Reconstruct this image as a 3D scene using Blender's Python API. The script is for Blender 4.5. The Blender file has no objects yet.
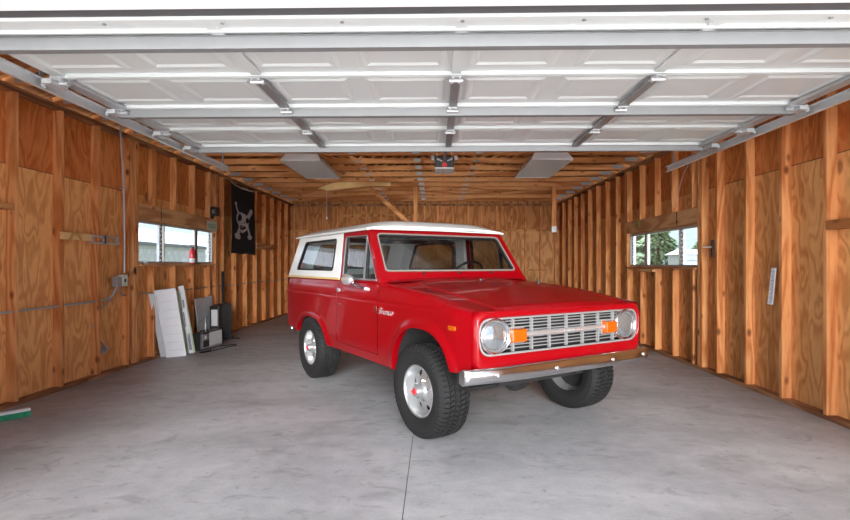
import bpy, math, random
from math import sin, cos, pi, radians, sqrt, atan2
from mathutils import Vector, Matrix
random.seed(7)
S = bpy.context.scene
COL = S.collection

# ------------------------------------------------------------------ helpers
class MB:
    """collects vertices and faces, then links them as ONE mesh object"""
    def __init__(s): s.v = []; s.f = []; s.m = []
    def add(s, vs, fs, mi=0):
        o = len(s.v); s.v += [tuple(p) for p in vs]
        for f in fs: s.f.append(tuple(o+i for i in f)); s.m.append(mi)
        return s
    def box(s, x0, x1, y0, y1, z0, z1, mi=0):
        vs = [(x0,y0,z0),(x1,y0,z0),(x1,y1,z0),(x0,y1,z0),(x0,y0,z1),(x1,y0,z1),(x1,y1,z1),(x0,y1,z1)]
        return s.add(vs, [(0,3,2,1),(4,5,6,7),(0,1,5,4),(1,2,6,5),(2,3,7,6),(3,0,4,7)], mi)
    def hexa(s, b, t, mi=0):
        return s.add(list(b)+list(t), [(0,3,2,1),(4,5,6,7),(0,1,5,4),(1,2,6,5),(2,3,7,6),(3,0,4,7)], mi)
    def bar(s, a, b, w, h, up=(0,0,1), mi=0):
        a = Vector(a); b = Vector(b); d = (b-a).normalized(); up = Vector(up)
        sd = d.cross(up).normalized()*w/2; uu = sd.cross(d).normalized()*h/2
        return s.hexa([a-sd-uu, a+sd-uu, b+sd-uu, b-sd-uu], [a-sd+uu, a+sd+uu, b+sd+uu, b-sd+uu], mi)
    def tube(s, pts, r, n=8, mi=0, caps=True, closed=False):
        pts = [Vector(p) for p in pts]; m = len(pts); rings = []; ref = None
        for i, p in enumerate(pts):
            if closed: d = (pts[(i+1) % m]-pts[i-1]).normalized()
            else: d = (pts[min(i+1, m-1)]-pts[max(i-1, 0)]).normalized()
            if ref is None:
                ref = Vector((0,0,1)) if abs(d.z) < .9 else Vector((1,0,0))
            u = (ref - d*ref.dot(d)).normalized(); ref = u; w = d.cross(u)
            rr = r[i] if isinstance(r, (list, tuple)) else r
            rings.append([p+u*cos(2*pi*k/n)*rr+w*sin(2*pi*k/n)*rr for k in range(n)])
        vs = [q for R in rings for q in R]; fs = []
        for i in range(m if closed else m-1):
            j = (i+1) % m
            for k in range(n):
                fs.append((i*n+k, i*n+(k+1) % n, j*n+(k+1) % n, j*n+k))
        if caps and not closed:
            fs.append(tuple(range(n-1, -1, -1))); fs.append(tuple((m-1)*n+k for k in range(n)))
        return s.add(vs, fs, mi)
    def grid(s, fn, nu, nv, mi=0, flip=False, skip=None):
        vs = [fn(i, j) for i in range(nu) for j in range(nv)]; fs = []
        for i in range(nu-1):
            for j in range(nv-1):
                if skip and skip(i, j): continue
                q = (i*nv+j, (i+1)*nv+j, (i+1)*nv+j+1, i*nv+j+1)
                fs.append(q[::-1] if flip else q)
        return s.add(vs, fs, mi)
    def lathe(s, prof, c, axis='y', n=32, mi=0, sgn=1):
        """prof: list of (along, radius)"""
        vs = []
        for a, r in prof:
            for k in range(n):
                t = 2*pi*k/n; p, q = r*cos(t), r*sin(t); a_ = a*sgn
                vs.append({'y': (c[0]+p, c[1]+a_, c[2]+q), 'x': (c[0]+a_, c[1]+p, c[2]+q), 'z': (c[0]+p, c[1]+q, c[2]+a_)}[axis])
        fs = []
        for i in range(len(prof)-1):
            for k in range(n): fs.append((i*n+k, i*n+(k+1) % n, (i+1)*n+(k+1) % n, (i+1)*n+k))
        return s.add(vs, fs, mi)
    def prism(s, pts, fn, d0, d1, mi=0):
        """pts 2D polygon, fn(a,b,d)->xyz, between depths d0,d1"""
        n = len(pts); vs = [fn(a, b, d0) for a, b in pts]+[fn(a, b, d1) for a, b in pts]
        fs = [tuple(range(n-1, -1, -1)), tuple(range(n, 2*n))]+[(i, (i+1) % n, n+(i+1) % n, n+i) for i in range(n)]
        return s.add(vs, fs, mi)
    def ring(s, outer, inner, fn, d0, d1, mi=0):
        n = len(outer)
        L = [[fn(a, b, d) for a, b in q] for q, d in ((outer, d0), (inner, d0), (inner, d1), (outer, d1))]
        vs = [p for l in L for p in l]; fs = []
        for r in range(4):
            q = (r+1) % 4
            for i in range(n): fs.append((r*n+i, r*n+(i+1) % n, q*n+(i+1) % n, q*n+i))
        return s.add(vs, fs, mi)
    def build(s, name, mats, parent=None, smooth=None, bevel=None, world=False, seg=2, solid=None):
        me = bpy.data.meshes.new(name)
        vs = s.v
        if world and parent is not None:
            M = root_matrix(parent).inverted(); vs = [tuple(M @ Vector(p)) for p in vs]
        me.from_pydata(vs, [], s.f)
        if not isinstance(mats, (list, tuple)): mats = [mats]
        for m in mats: me.materials.append(m)
        for p, mi in zip(me.polygons, s.m): p.material_index = mi
        import bmesh
        bm = bmesh.new(); bm.from_mesh(me); bmesh.ops.recalc_face_normals(bm, faces=bm.faces); bm.to_mesh(me); bm.free()
        o = bpy.data.objects.new(name, me); COL.objects.link(o)
        if parent is not None: o.parent = parent
        if smooth is not None:
            for p in me.polygons: p.use_smooth = True
            bm = bmesh.new(); bm.from_mesh(me)
            for e in bm.edges:
                if len(e.link_faces) == 2 and e.calc_face_angle(0) > radians(smooth): e.smooth = False
            bm.to_mesh(me); bm.free()
        if solid:
            md = o.modifiers.new('solid', 'SOLIDIFY'); md.thickness = solid; md.offset = -1
        if bevel:
            md = o.modifiers.new('bevel', 'BEVEL'); md.width = bevel; md.segments = seg; md.limit_method = 'ANGLE'; md.angle_limit = radians(40)
        return o

def _comps(s):
    """connected pieces of a builder, each as a builder of its own"""
    par = list(range(len(s.v)))
    def find(i):
        while par[i] != i: par[i] = par[par[i]]; i = par[i]
        return i
    for f in s.f:
        for i in f[1:]: par[find(i)] = find(f[0])
    groups = {}
    for f, m in zip(s.f, s.m): groups.setdefault(find(f[0]), []).append((f, m))
    out = []
    for fs in groups.values():
        g = MB(); mp = {}
        for f, m in fs:
            for i in f:
                if i not in mp: mp[i] = len(g.v); g.v.append(s.v[i])
            g.f.append(tuple(mp[i] for i in f)); g.m.append(m)
        out.append(g)
    return out
def each(s, name, *a, **k): return [g.build(name, *a, **k) for g in _comps(s)]
MB.each = each
def root_matrix(o):
    M = Matrix.LocRotScale(o.location, o.rotation_euler, o.scale)
    return root_matrix(o.parent) @ M if o.parent else M
def tag(o, label=None, cat=None, group=None, kind=None):
    if label: o['label'] = label
    if cat: o['category'] = cat
    if group: o['group'] = group
    if kind: o['kind'] = kind
    return o
def empty(name, loc=(0,0,0), rz=0, **k):
    o = bpy.data.objects.new(name, None); COL.objects.link(o); o.location = loc; o.rotation_euler = (0,0,rz); o.empty_display_size = .2
    return tag(o, **k)
def copy_tree(o, parent=None):
    c = o.copy(); COL.objects.link(c)
    if parent is not None: c.parent = parent
    for ch in list(o.children): copy_tree(ch, c)
    return c
def rquad(pts, r, n=5):
    """rounded polygon from corner points; same count for every call with the same number of corners"""
    out = []; m = len(pts)
    for i in range(m):
        p = Vector(pts[i]); a = Vector(pts[i-1]); b = Vector(pts[(i+1) % m])
        da = (a-p).normalized(); db = (b-p).normalized(); rr = r[i] if isinstance(r, (list, tuple)) else r
        p0 = p+da*rr; p2 = p+db*rr
        for k in range(n+1):
            t = k/n; q = p0*(1-t)**2+p*2*t*(1-t)+p2*t*t
            out.append((q.x, q.y))
    return out
def text_mesh(txt, size, depth, shear=0, bold=0):
    cu = bpy.data.curves.new('lettering', 'FONT'); cu.body = txt; cu.size = size; cu.extrude = depth; cu.shear = shear; cu.offset = bold
    cu.align_x = 'CENTER'; cu.align_y = 'CENTER'
    o = bpy.data.objects.new('lettering', cu); COL.objects.link(o)
    bpy.context.view_layer.update()
    me = bpy.data.meshes.new_from_object(o.evaluated_get(bpy.context.evaluated_depsgraph_get()))
    vs = [tuple(v.co) for v in me.vertices]; fs = [tuple(p.vertices) for p in me.polygons]
    bpy.data.objects.remove(o); bpy.data.curves.remove(cu)
    return vs, fs

# ------------------------------------------------------------------ materials
def nodes(name):
    m = bpy.data.materials.new(name); m.use_nodes = True
    nt = m.node_tree; b = nt.nodes['Principled BSDF']; return m, nt, b
def plain(name, col, rough=.5, metal=0, coat=0, var=0, bump=0, bscale=60, spec=None):
    m, nt, b = nodes(name)
    b.inputs['Base Color'].default_value = (*col, 1); b.inputs['Roughness'].default_value = rough; b.inputs['Metallic'].default_value = metal
    b.inputs['Coat Weight'].default_value = coat; b.inputs['Coat Roughness'].default_value = .04
    if spec is not None: b.inputs['Specular IOR Level'].default_value = spec
    tc = nt.nodes.new('ShaderNodeTexCoord'); no = nt.nodes.new('ShaderNodeTexNoise'); no.inputs['Scale'].default_value = bscale; no.inputs['Detail'].default_value = 4
    nt.links.new(tc.outputs['Object'], no.inputs['Vector'])
    mx = nt.nodes.new('ShaderNodeMix'); mx.data_type = 'RGBA'
    mx.inputs['A'].default_value = (*[c*(1-var) for c in col], 1); mx.inputs['B'].default_value = (*[min(1, c*(1+var)) for c in col], 1)
    nt.links.new(no.outputs['Fac'], mx.inputs['Factor']); nt.links.new(mx.outputs['Result'], b.inputs['Base Color'])
    if bump:
        bp = nt.nodes.new('ShaderNodeBump'); bp.inputs['Strength'].default_value = bump; bp.inputs['Distance'].default_value = .01
        nt.links.new(no.outputs['Fac'], bp.inputs['Height']); nt.links.new(bp.outputs['Normal'], b.inputs['Normal'])
    return m
def glass(name, tint=(.8,.85,.85), refl=.08, alpha=.9):
    m = bpy.data.materials.new(name); m.use_nodes = True; nt = m.node_tree; nt.nodes.clear()
    o = nt.nodes.new('ShaderNodeOutputMaterial'); tr = nt.nodes.new('ShaderNodeBsdfTransparent'); gl = nt.nodes.new('ShaderNodeBsdfGlossy')
    tr.inputs['Color'].default_value = (*tint, 1); gl.inputs['Roughness'].default_value = .02
    fr = nt.nodes.new('ShaderNodeFresnel'); fr.inputs['IOR'].default_value = 1.5
    ad = nt.nodes.new('ShaderNodeMath'); ad.operation = 'ADD'; ad.inputs[1].default_value = refl
    mx = nt.nodes.new('ShaderNodeMixShader'); nt.links.new(fr.outputs[0], ad.inputs[0])
    ge = nt.nodes.new('ShaderNodeNewGeometry'); inv = nt.nodes.new('ShaderNodeMath'); inv.operation = 'SUBTRACT'; inv.inputs[0].default_value = 1; nt.links.new(ge.outputs['Backfacing'], inv.inputs[1])
    ml = nt.nodes.new('ShaderNodeMath'); ml.operation = 'MULTIPLY'; ml.use_clamp = True; nt.links.new(ad.outputs[0], ml.inputs[0]); nt.links.new(inv.outputs[0], ml.inputs[1]); nt.links.new(ml.outputs[0], mx.inputs[0])
    nt.links.new(tr.outputs[0], mx.inputs[1]); nt.links.new(gl.outputs[0], mx.inputs[2]); nt.links.new(mx.outputs[0], o.inputs['Surface'])
    return m
def wood(name, light, dark, axis='z', ring=9.0, nscale=2.0, knots=.6, sheet=False, rough=.75, amt=1.0, upper=None, seam=2.2):
    """grain drawn from a stretched noise field; per-object random shift"""
    m, nt, b = nodes(name); N = nt.nodes.new; L = nt.links.new
    b.inputs['Roughness'].default_value = rough; b.inputs['Specular IOR Level'].default_value = .25
    tc = N('ShaderNodeTexCoord'); oi = N('ShaderNodeObjectInfo')
    mul = N('ShaderNodeVectorMath'); mul.operation = 'MULTIPLY'
    q_ = .30 if sheet else .14; sc = {'z': (1,1,q_), 'y': (1,q_,1), 'x': (q_,1,1)}[axis]; mul.inputs[1].default_value = sc
    L(tc.outputs['Object'], mul.inputs[0])
    add = N('ShaderNodeVectorMath'); add.operation = 'ADD'; L(mul.outputs[0], add.inputs[0])
    if sheet:       # every sheet of plywood has its own grain
        sx = N('ShaderNodeVectorMath'); sx.operation = 'DIVIDE'; sx.inputs[1].default_value = (50, 1.16, seam); L(tc.outputs['Object'], sx.inputs[0])
        if sheet == 'x': sx.inputs[1].default_value = (1.16, 50, seam)
        fl = N('ShaderNodeVectorMath'); fl.operation = 'FLOOR'; L(sx.outputs[0], fl.inputs[0])
        wn = N('ShaderNodeTexWhiteNoise'); wn.noise_dimensions = '3D'; L(fl.outputs[0], wn.inputs['Vector'])
        rs = N('ShaderNodeVectorMath'); rs.operation = 'SCALE'; rs.inputs['Scale'].default_value = 9; L(wn.outputs['Color'], rs.inputs[0]); L(rs.outputs[0], add.inputs[1])
        rnd = wn.outputs['Value']
    else:
        mr = N('ShaderNodeMath'); mr.operation = 'MULTIPLY'; mr.inputs[1].default_value = 37; L(oi.outputs['Random'], mr.inputs[0])
        cx = N('ShaderNodeCombineXYZ'); L(mr.outputs[0], cx.inputs[0]); L(mr.outputs[0], cx.inputs[1]); L(mr.outputs[0], cx.inputs[2]); L(cx.outputs[0], add.inputs[1])
        rnd = oi.outputs['Random']
    n1 = N('ShaderNodeTexNoise'); n1.inputs['Scale'].default_value = nscale; n1.inputs['Detail'].default_value = 1.5; n1.inputs['Distortion'].default_value = .5; L(add.outputs[0], n1.inputs['Vector'])
    k = N('ShaderNodeMath'); k.operation = 'MULTIPLY'; k.inputs[1].default_value = ring*2*pi; L(n1.outputs['Fac'], k.inputs[0])
    si = N('ShaderNodeMath'); si.operation = 'SINE'; L(k.outputs[0], si.inputs[0])
    rg = N('ShaderNodeMapRange'); rg.inputs['From Min'].default_value = -.6; rg.inputs['From Max'].default_value = 1; rg.inputs['To Min'].default_value = 0; rg.inputs['To Max'].default_value = .75*amt; L(si.outputs[0], rg.inputs['Value'])
    n2 = N('ShaderNodeTexNoise'); n2.inputs['Scale'].default_value = 45; n2.inputs['Detail'].default_value = 3; L(add.outputs[0], n2.inputs['Vector'])
    n3 = N('ShaderNodeTexNoise'); n3.inputs['Scale'].default_value = 2.6; n3.inputs['Detail'].default_value = 4
    L(tc.outputs['Object'], n3.inputs['Vector'])
    s1 = N('ShaderNodeMath'); s1.operation = 'MULTIPLY_ADD'; s1.inputs[1].default_value = .55; L(n2.outputs['Fac'], s1.inputs[0]); L(rg.outputs[0], s1.inputs[2])
    s2 = N('ShaderNodeMath'); s2.operation = 'MULTIPLY_ADD'; s2.inputs[1].default_value = .5; L(n3.outputs['Fac'], s2.inputs[0]); L(s1.outputs[0], s2.inputs[2])
    s3 = N('ShaderNodeMath'); s3.operation = 'MULTIPLY_ADD'; s3.inputs[1].default_value = .3; L(rnd, s3.inputs[0]); L(s2.outputs[0], s3.inputs[2])
    r2 = N('ShaderNodeMapRange'); r2.inputs['From Min'].default_value = .45; r2.inputs['From Max'].default_value = 1.4; L(s3.outputs[0], r2.inputs['Value'])
    mx = N('ShaderNodeMix'); mx.data_type = 'RGBA'; mx.inputs['A'].default_value = (*light, 1); mx.inputs['B'].default_value = (*dark, 1); L(r2.outputs[0], mx.inputs['Factor'])
    col = mx.outputs['Result']
    if upper:       # the darker top row of sheets
        sp = N('ShaderNodeSeparateXYZ'); L(tc.outputs['Object'], sp.inputs[0])
        gt = N('ShaderNodeMath'); gt.operation = 'GREATER_THAN'; gt.inputs[1].default_value = seam; L(sp.outputs['Z'], gt.inputs[0])
        mm = N('ShaderNodeMix'); mm.data_type = 'RGBA'; mm.blend_type = 'MULTIPLY'; L(gt.outputs[0], mm.inputs['Factor']); L(col, mm.inputs['A']); mm.inputs['B'].default_value = (*upper, 1)
        col = mm.outputs['Result']
    if knots:
        vo = N('ShaderNodeTexVoronoi'); vo.inputs['Scale'].default_value = 6.5 if not sheet else 3.0
        mk = N('ShaderNodeVectorMath'); mk.operation = 'MULTIPLY'; mk.inputs[1].default_value = {'z': (1,1,.55), 'y': (1,.55,1), 'x': (.55,1,1)}[axis]
        ak = N('ShaderNodeVectorMath'); ak.operation = 'ADD'; L(tc.outputs['Object'], mk.inputs[0]); L(mk.outputs[0], ak.inputs[0])
        if not sheet: L(cx.outputs[0], ak.inputs[1])
        L(ak.outputs[0], vo.inputs['Vector'])
        rk = N('ShaderNodeMapRange'); rk.inputs['From Min'].default_value = .08; rk.inputs['From Max'].default_value = .20 if not sheet else .14; rk.inputs['To Min'].default_value = knots; rk.inputs['To Max'].default_value = 0; L(vo.outputs['Distance'], rk.inputs['Value'])
        mk2 = N('ShaderNodeMix'); mk2.data_type = 'RGBA'; L(rk.outputs[0], mk2.inputs['Factor']); L(col, mk2.inputs['A']); mk2.inputs['B'].default_value = (dark[0]*.35, dark[1]*.3, dark[2]*.3, 1)
        col = mk2.outputs['Result']
    L(col, b.inputs['Base Color'])
    bp = N('ShaderNodeBump'); bp.inputs['Strength'].default_value = .25; bp.inputs['Distance'].default_value = .004; L(s2.outputs[0], bp.inputs['Height']); L(bp.outputs['Normal'], b.inputs['Normal'])
    return m
M = {}
WL, WD = (.80,.40,.15), (.36,.115,.028)
M['ply'] = wood('wall_plywood', (.90,.47,.18), (.54,.19,.048), 'z', 6, 6, .7, 'y', upper=(.78,.54,.42), amt=.6)
M['ply_back'] = wood('back_wall_plywood', (.74,.40,.17), (.46,.20,.07), 'z', 4, 5, .5, 'x', upper=(.85,.72,.62))
M['stud'] = wood('stud_lumber', (.86,.42,.165), (.48,.15,.04), 'z', 5, 5, .9, amt=.7)
M['joist'] = wood('joist_lumber', (.85,.42,.17), (.48,.17,.05), 'x', 4, 3, .75)
M['blocking'] = wood('blocking_lumber', (.72,.38,.14), (.38,.14,.04), 'y', 5, 3, .7)
M['header'] = wood('header_lumber', (.80,.46,.22), (.50,.22,.09), 'y', 6, 3, .7)
M['plate'] = wood('plate_lumber', (.48,.25,.12), (.22,.09,.04), 'y', 5, 3, .5)
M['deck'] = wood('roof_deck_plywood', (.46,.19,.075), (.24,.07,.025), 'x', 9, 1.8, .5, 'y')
M['fresh'] = wood('pale_plank', (.90,.62,.28), (.55,.28,.11), 'x', 5, 3, .3)
M['white'] = plain('white_painted_steel', (.78,.79,.80), .42, var=.03, bscale=3)
M['whitedoor'] = plain('door_white_enamel', (.57,.60,.60), .38, var=.035, bscale=2.2)
M['trimw'] = plain('white_trim_board', (.83,.83,.84), .5, var=.04, bscale=6)
M['galv'] = plain('galvanised_steel', (.46,.475,.485), .4, .35, var=.12, bscale=35)
M['strut'] = plain('door_strut_steel', (.20,.205,.21), .5, .2, var=.08, bscale=8)
M['track'] = plain('bright_track_steel', (.66,.68,.69), .35, .5, var=.1, bscale=30)
M['galvd'] = plain('galvanised_steel_dull', (.46,.47,.48), .45, .6, var=.2, bscale=50)
M['steel'] = plain('grey_steel', (.33,.33,.34), .4, .7, var=.15, bscale=40)
M['plates'] = plain('nail_plate_metal', (.40,.41,.42), .5, .4, var=.2, bscale=200)
M['black'] = plain('black_plastic', (.018,.018,.02), .4, var=.1)
M['dark'] = plain('dark_underbody', (.012,.012,.012), .8, var=.2)
M['rubber'] = plain('black_rubber', (.013,.013,.0135), .7, var=.15, spec=.3)
M['seal'] = plain('door_bottom_rubber', (.08,.08,.085), .6, var=.15)
M['cloth'] = plain('black_flag_cloth', (.012,.012,.016), .9, var=.2, bscale=12)
M['print'] = plain('white_flag_print', (.55,.55,.55), .9, var=.1)
M['red'] = plain('red_car_paint', (.215,.0006,.0035), .35, 0, .4, var=.02, bscale=2, spec=.12)
M['cream'] = plain('white_hardtop_paint', (.62,.63,.62), .35, 0, .5, var=.02, bscale=2)
M['liner'] = plain('grey_headliner', (.66,.67,.67), .7, var=.05)
M['chrome'] = plain('chrome', (.68,.68,.69), .14, 1, var=.02)
M['silver'] = plain('silver_grille_paint', (.33,.335,.34), .35, .5, var=.04)
M['alu'] = plain('polished_aluminium', (.48,.49,.50), .3, .75, var=.04)
M['trimc'] = plain('window_trim_metal', (.27,.27,.28), .3, .6, var=.05)
M['alu2'] = plain('bright_bar_metal', (.72,.73,.74), .25, .8, var=.03)
M['amber'] = plain('amber_lens', (.38,.07,.002), .2, 0, .6, var=.08, bscale=90)
M['redp'] = plain('red_plastic', (.62,.02,.03), .35, 0, .3, var=.05)
M['beige'] = plain('windshield_gasket', (.20,.18,.155), .5, var=.05)
M['tan'] = plain('tan_belt_moulding', (.50,.36,.15), .5, var=.08)
M['seat'] = plain('black_vinyl', (.03,.03,.032), .45, var=.15)
M['carglass'] = glass('car_glass', (.82,.84,.84), .06)
M['windshield'] = glass('windshield_glass', (.74,.76,.76), .17)
M['winglass'] = glass('window_glass', (.86,.89,.91), .02)
M['lensg'] = plain('headlamp_glass', (.34,.37,.39), .12, .75, 1, var=.25, bscale=45)
M['flect'] = plain('headlamp_reflector', (.85,.86,.87), .12, 1, var=.03)
M['diff'] = plain('prismatic_diffuser', (.74,.75,.77), .5, var=.12, bscale=160, bump=.3)
M['greenb'] = plain('green_bristles', (.05,.38,.20), .8, var=.3, bscale=150)
M['greypan'] = plain('grey_board', (.66,.67,.68), .6, var=.06, bscale=14)
M['whitepan'] = plain('white_board', (.84,.85,.88), .6, var=.07, bscale=9)
M['limepan'] = plain('pale_green_foam_board', (.66,.76,.46), .7, var=.1, bscale=12)
M['print_grey'] = plain('grey_printing', (.26,.28,.32), .7, var=.3, bscale=120)
M['signg'] = plain('sign_green', (.12,.38,.16), .6, var=.1)
M['signw'] = plain('sign_white', (.62,.66,.55), .6, var=.05)
M['yellowg'] = plain('green_yellow_smear', (.42,.45,.12), .7, var=.3, bscale=60)
M['siding'] = plain('pale_siding', (.34,.37,.42), .7, var=.04, bscale=3)
M['roofg'] = plain('grey_roofing', (.10,.12,.15), .8, var=.15, bscale=20)
M['leaf'] = plain('conifer_foliage', (.07,.13,.06), .8, var=.5, bscale=4)
M['bark'] = plain('bark', (.12,.08,.05), .9, var=.3, bscale=20)
M['hill'] = plain('far_hill', (.30,.36,.40), .9, var=.2, bscale=.05)
M['wire'] = plain('wire_fence_steel', (.30,.32,.34), .5, .5, var=.1)
M['redcord'] = plain('red_cord', (.6,.06,.03), .7, var=.1)

# concrete
def concrete(name, a, b2, stains=True):
    m, nt, b = nodes(name); N = nt.nodes.new; L = nt.links.new
    tc = N('ShaderNodeTexCoord')
    def noise(s, d=6, dist=0, vec=None, sc=None):
        n = N('ShaderNodeTexNoise'); n.inputs['Scale'].default_value = s; n.inputs['Detail'].default_value = d; n.inputs['Distortion'].default_value = dist; n.inputs['Roughness'].default_value = .6
        if sc:
            v = N('ShaderNodeVectorMath'); v.operation = 'MULTIPLY'; v.inputs[1].default_value = sc; L(tc.outputs['Object'], v.inputs[0]); L(v.outputs[0], n.inputs['Vector'])
        else: L(tc.outputs['Object'], n.inputs['Vector'])
        return n
    n1 = noise(.8, 8, .6, sc=(.6,1.2,1)); n2 = noise(7, 8); n3 = noise(60, 4)
    s = N('ShaderNodeMath'); s.operation = 'MULTIPLY_ADD'; s.inputs[1].default_value = .45; L(n2.outputs['Fac'], s.inputs[0]); L(n1.outputs['Fac'], s.inputs[2])
    s2 = N('ShaderNodeMath'); s2.operation = 'MULTIPLY_ADD'; s2.inputs[1].default_value = .25; L(n3.outputs['Fac'], s2.inputs[0]); L(s.outputs[0], s2.inputs[2])
    r = N('ShaderNodeMapRange'); r.inputs['From Min'].default_value = .6; r.inputs['From Max'].default_value = 1.1; L(s2.outputs[0], r.inputs['Value'])
    mx = N('ShaderNodeMix'); mx.data_type = 'RGBA'; mx.inputs['A'].default_value = (*b2, 1); mx.inputs['B'].default_value = (*a, 1); L(r.outputs[0], mx.inputs['Factor'])
    col = mx.outputs['Result']
    if stains:
        for sc_, lo, hi, amt in ((1.6, .54, .70, .40), (4.2, .58, .68, .45), (11, .62, .70, .5)):
            n = noise(sc_, 3, .8, sc=(1,1.5,1)); rr = N('ShaderNodeMapRange'); rr.inputs['From Min'].default_value = lo; rr.inputs['From Max'].default_value = hi; rr.inputs['To Max'].default_value = amt; L(n.outputs['Fac'], rr.inputs['Value'])
            m2 = N('ShaderNodeMix'); m2.data_type = 'RGBA'; L(rr.outputs[0], m2.inputs['Factor']); L(col, m2.inputs['A']); m2.inputs['B'].default_value = (.20,.195,.195,1); col = m2.outputs['Result']
    L(col, b.inputs['Base Color']); b.inputs['Roughness'].default_value = .5; b.inputs['Specular IOR Level'].default_value = .35
    bp = N('ShaderNodeBump'); bp.inputs['Strength'].default_value = .15; bp.inputs['Distance'].default_value = .004; L(s2.outputs[0], bp.inputs['Height']); L(bp.outputs['Normal'], b.inputs['Normal'])
    return m
M['floor'] = concrete('garage_slab_concrete', (.50,.51,.53), (.27,.275,.29))
M['drive'] = concrete('driveway_concrete', (.58,.58,.58), (.44,.44,.44))
M['grass'] = plain('grass_ground', (.06,.08,.045), .9, var=.3, bscale=5)

# ------------------------------------------------------------------ room
XL, XR, YB, ZT, SD = -3.80, 3.23, 13.70, 2.90, .089     # stud faces, back wall, plate top, stud depth
YF = 2.05
CX = (XL+XR)/2
def struct(o): o['kind'] = 'structure'; return o
# floor with a sawn control joint
g = MB(); JX = -.165
for a, b in ((XL-.12, JX-.0022), (JX+.0022, XR+.12)): g.box(a, b, 1.7, YB+.12, -.15, 0)
g.box(JX-.005, JX+.005, 1.7, YB+.12, -.15, -.012, 1)
struct(g.build('floor', [M['floor'], M['dark']]))
struct(MB().box(-16, 16, -8, 1.7, -.2, -.02).build('ground_driveway', M['drive']))
g = MB(); g.box(-70, XL-.13, 1.71, 90, -.3, -.06); g.box(XR+.13, 70, 1.71, 90, -.3, -.06); g.box(XL-.13, XR+.13, YB+.13, 90, -.3, -.06)
struct(g.build('ground_grass', M['grass']))

WINL = (6.55, 8.84, 1.30, 1.86); WINR = (6.42, 8.72, 1.255, 1.78)
def side_wall(name, xi, sgn, win):
    """xi: inner face of the studs, sgn -1 left / +1 right"""
    y0, y1, z0, z1 = win; s0, s1 = sorted((xi+sgn*SD, xi+sgn*(SD+.02)))
    g = MB()
    g.box(s0, s1, YF-.15, y0, 0, ZT+.02); g.box(s0, s1, y1, YB+.11, 0, ZT+.02); g.box(s0, s1, y0, y1, 0, z0); g.box(s0, s1, y0, y1, z1, ZT+.02)
    w = struct(g.build(name, M['ply']))
    a, b = sorted((xi, xi+sgn*SD))
    # small lip where the two rows of sheets meet
    MB().box(*sorted((xi+sgn*(SD-.004), xi+sgn*SD)), YF, y0-.1, 2.198, 2.203).box(*sorted((xi+sgn*(SD-.004), xi+sgn*SD)), y1+.1, YB, 2.198, 2.203).build('sheet_joint', M['dark'], w)
    MB().box(a, b, YF, YB-.01, .0, .038).build('bottom_plate', M['plate'], w)
    MB().box(a, b, YF, YB-.01, ZT-.05, ZT).build('top_plate', M['plate'], w)
    ht = z1+.21
    MB().box(a, b, y0-.02, y1+.02, z1+.02, ht).build('window_header', M['header'], w, bevel=.002)
    MB().box(*sorted((xi-sgn*.004, xi)), y0+.52, y0+.532, z1+.025, ht-.004).build('header_crack', M['dark'], w)
    lens = {}
    def stud(y, za, zb, wd=.040):
        MB().box(a, b, y-wd/2, y+wd/2, za, zb).build('stud', M['stud'], w, bevel=.002)
    ys = []; y = 2.31 if sgn < 0 else 2.13; step = .575 if sgn < 0 else .55
    while y < YB-.1: ys.append(y); y += step
    for y in ys:
        if y0-.03 < y < y1+.03:
            stud(y, .038, z0-.035); stud(y+.02, ht, ZT-.05)
        elif not (abs(y-y0) < .12 or abs(y-y1) < .12): stud(y, .038, ZT-.05)
    for yy in (y0-.04, y1+.04): stud(yy, .038, ZT-.05, .05)
    for yy in (y0-.095, y1+.095): stud(yy, .038, ZT-.05, .045)
    MB().box(*sorted((xi-sgn*.035, xi+sgn*SD)), y0-.0, y1+.0, z0-.035, z0-.012).build('window_sill', M['header'], w, bevel=.003)
    return w
wl = side_wall('wall_left', XL, -1, WINL)
wr = side_wall('wall_right', XR, 1, WINR)
# horizontal blocks nailed between the studs
MB().box(XR-.012, XR+.077, 3.81, 4.31, 1.57, 1.645).build('blocking', M['blocking'], wr, bevel=.002)
MB().box(XL-.077, XL+.012, 3.9, 4.57, 1.775, 1.83).build('blocking', M['blocking'], wl, bevel=.002)
MB().box(XR-.03, XR+.02, 7.62, 8.22, 1.175, 1.215).build('blocking', M['header'], wr, bevel=.002)
MB().box(XL-.077, XL, 6.36, 6.5, 1.16, 1.25).build('blocking', M['header'], wl, bevel=.002)
MB().box(XL-.02, XL+.015, 10.9, 12.1, 1.62, 1.75).build('blocking', M['header'], wl, bevel=.002)

# back wall
g = MB().box(XL-.11, XR+.11, YB+SD, YB+SD+.02, 0, ZT+1.3)
wb = struct(g.build('wall_back', M['ply_back']))
x = XL+.02
k = 0
while x < XR:
    MB().box(x, x+.04, YB, YB+SD, .038, ZT-.05).build('stud', M['stud'], wb, bevel=.002); x += .4 if k % 3 else .36; k += 1
MB().box(XL, XR, YB, YB+SD, 0, .038).build('bottom_plate', M['plate'], wb)
MB().box(XL, XR, YB, YB+SD, ZT-.05, ZT).build('top_plate', M['plate'], wb)
MB().box(XL, XR, YB-.001, YB+SD, 2.17, 2.21).build('blocking', M['blocking'], wb)
MB().box(XL+1, XR, YB+.03, YB+SD, 1.12, 1.16).build('blocking', M['blocking'], wb)
MB().box(-2.45, -.4, YB-.02, YB, 2.55, 2.62).build('blocking', M['blocking'], wb)

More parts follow.
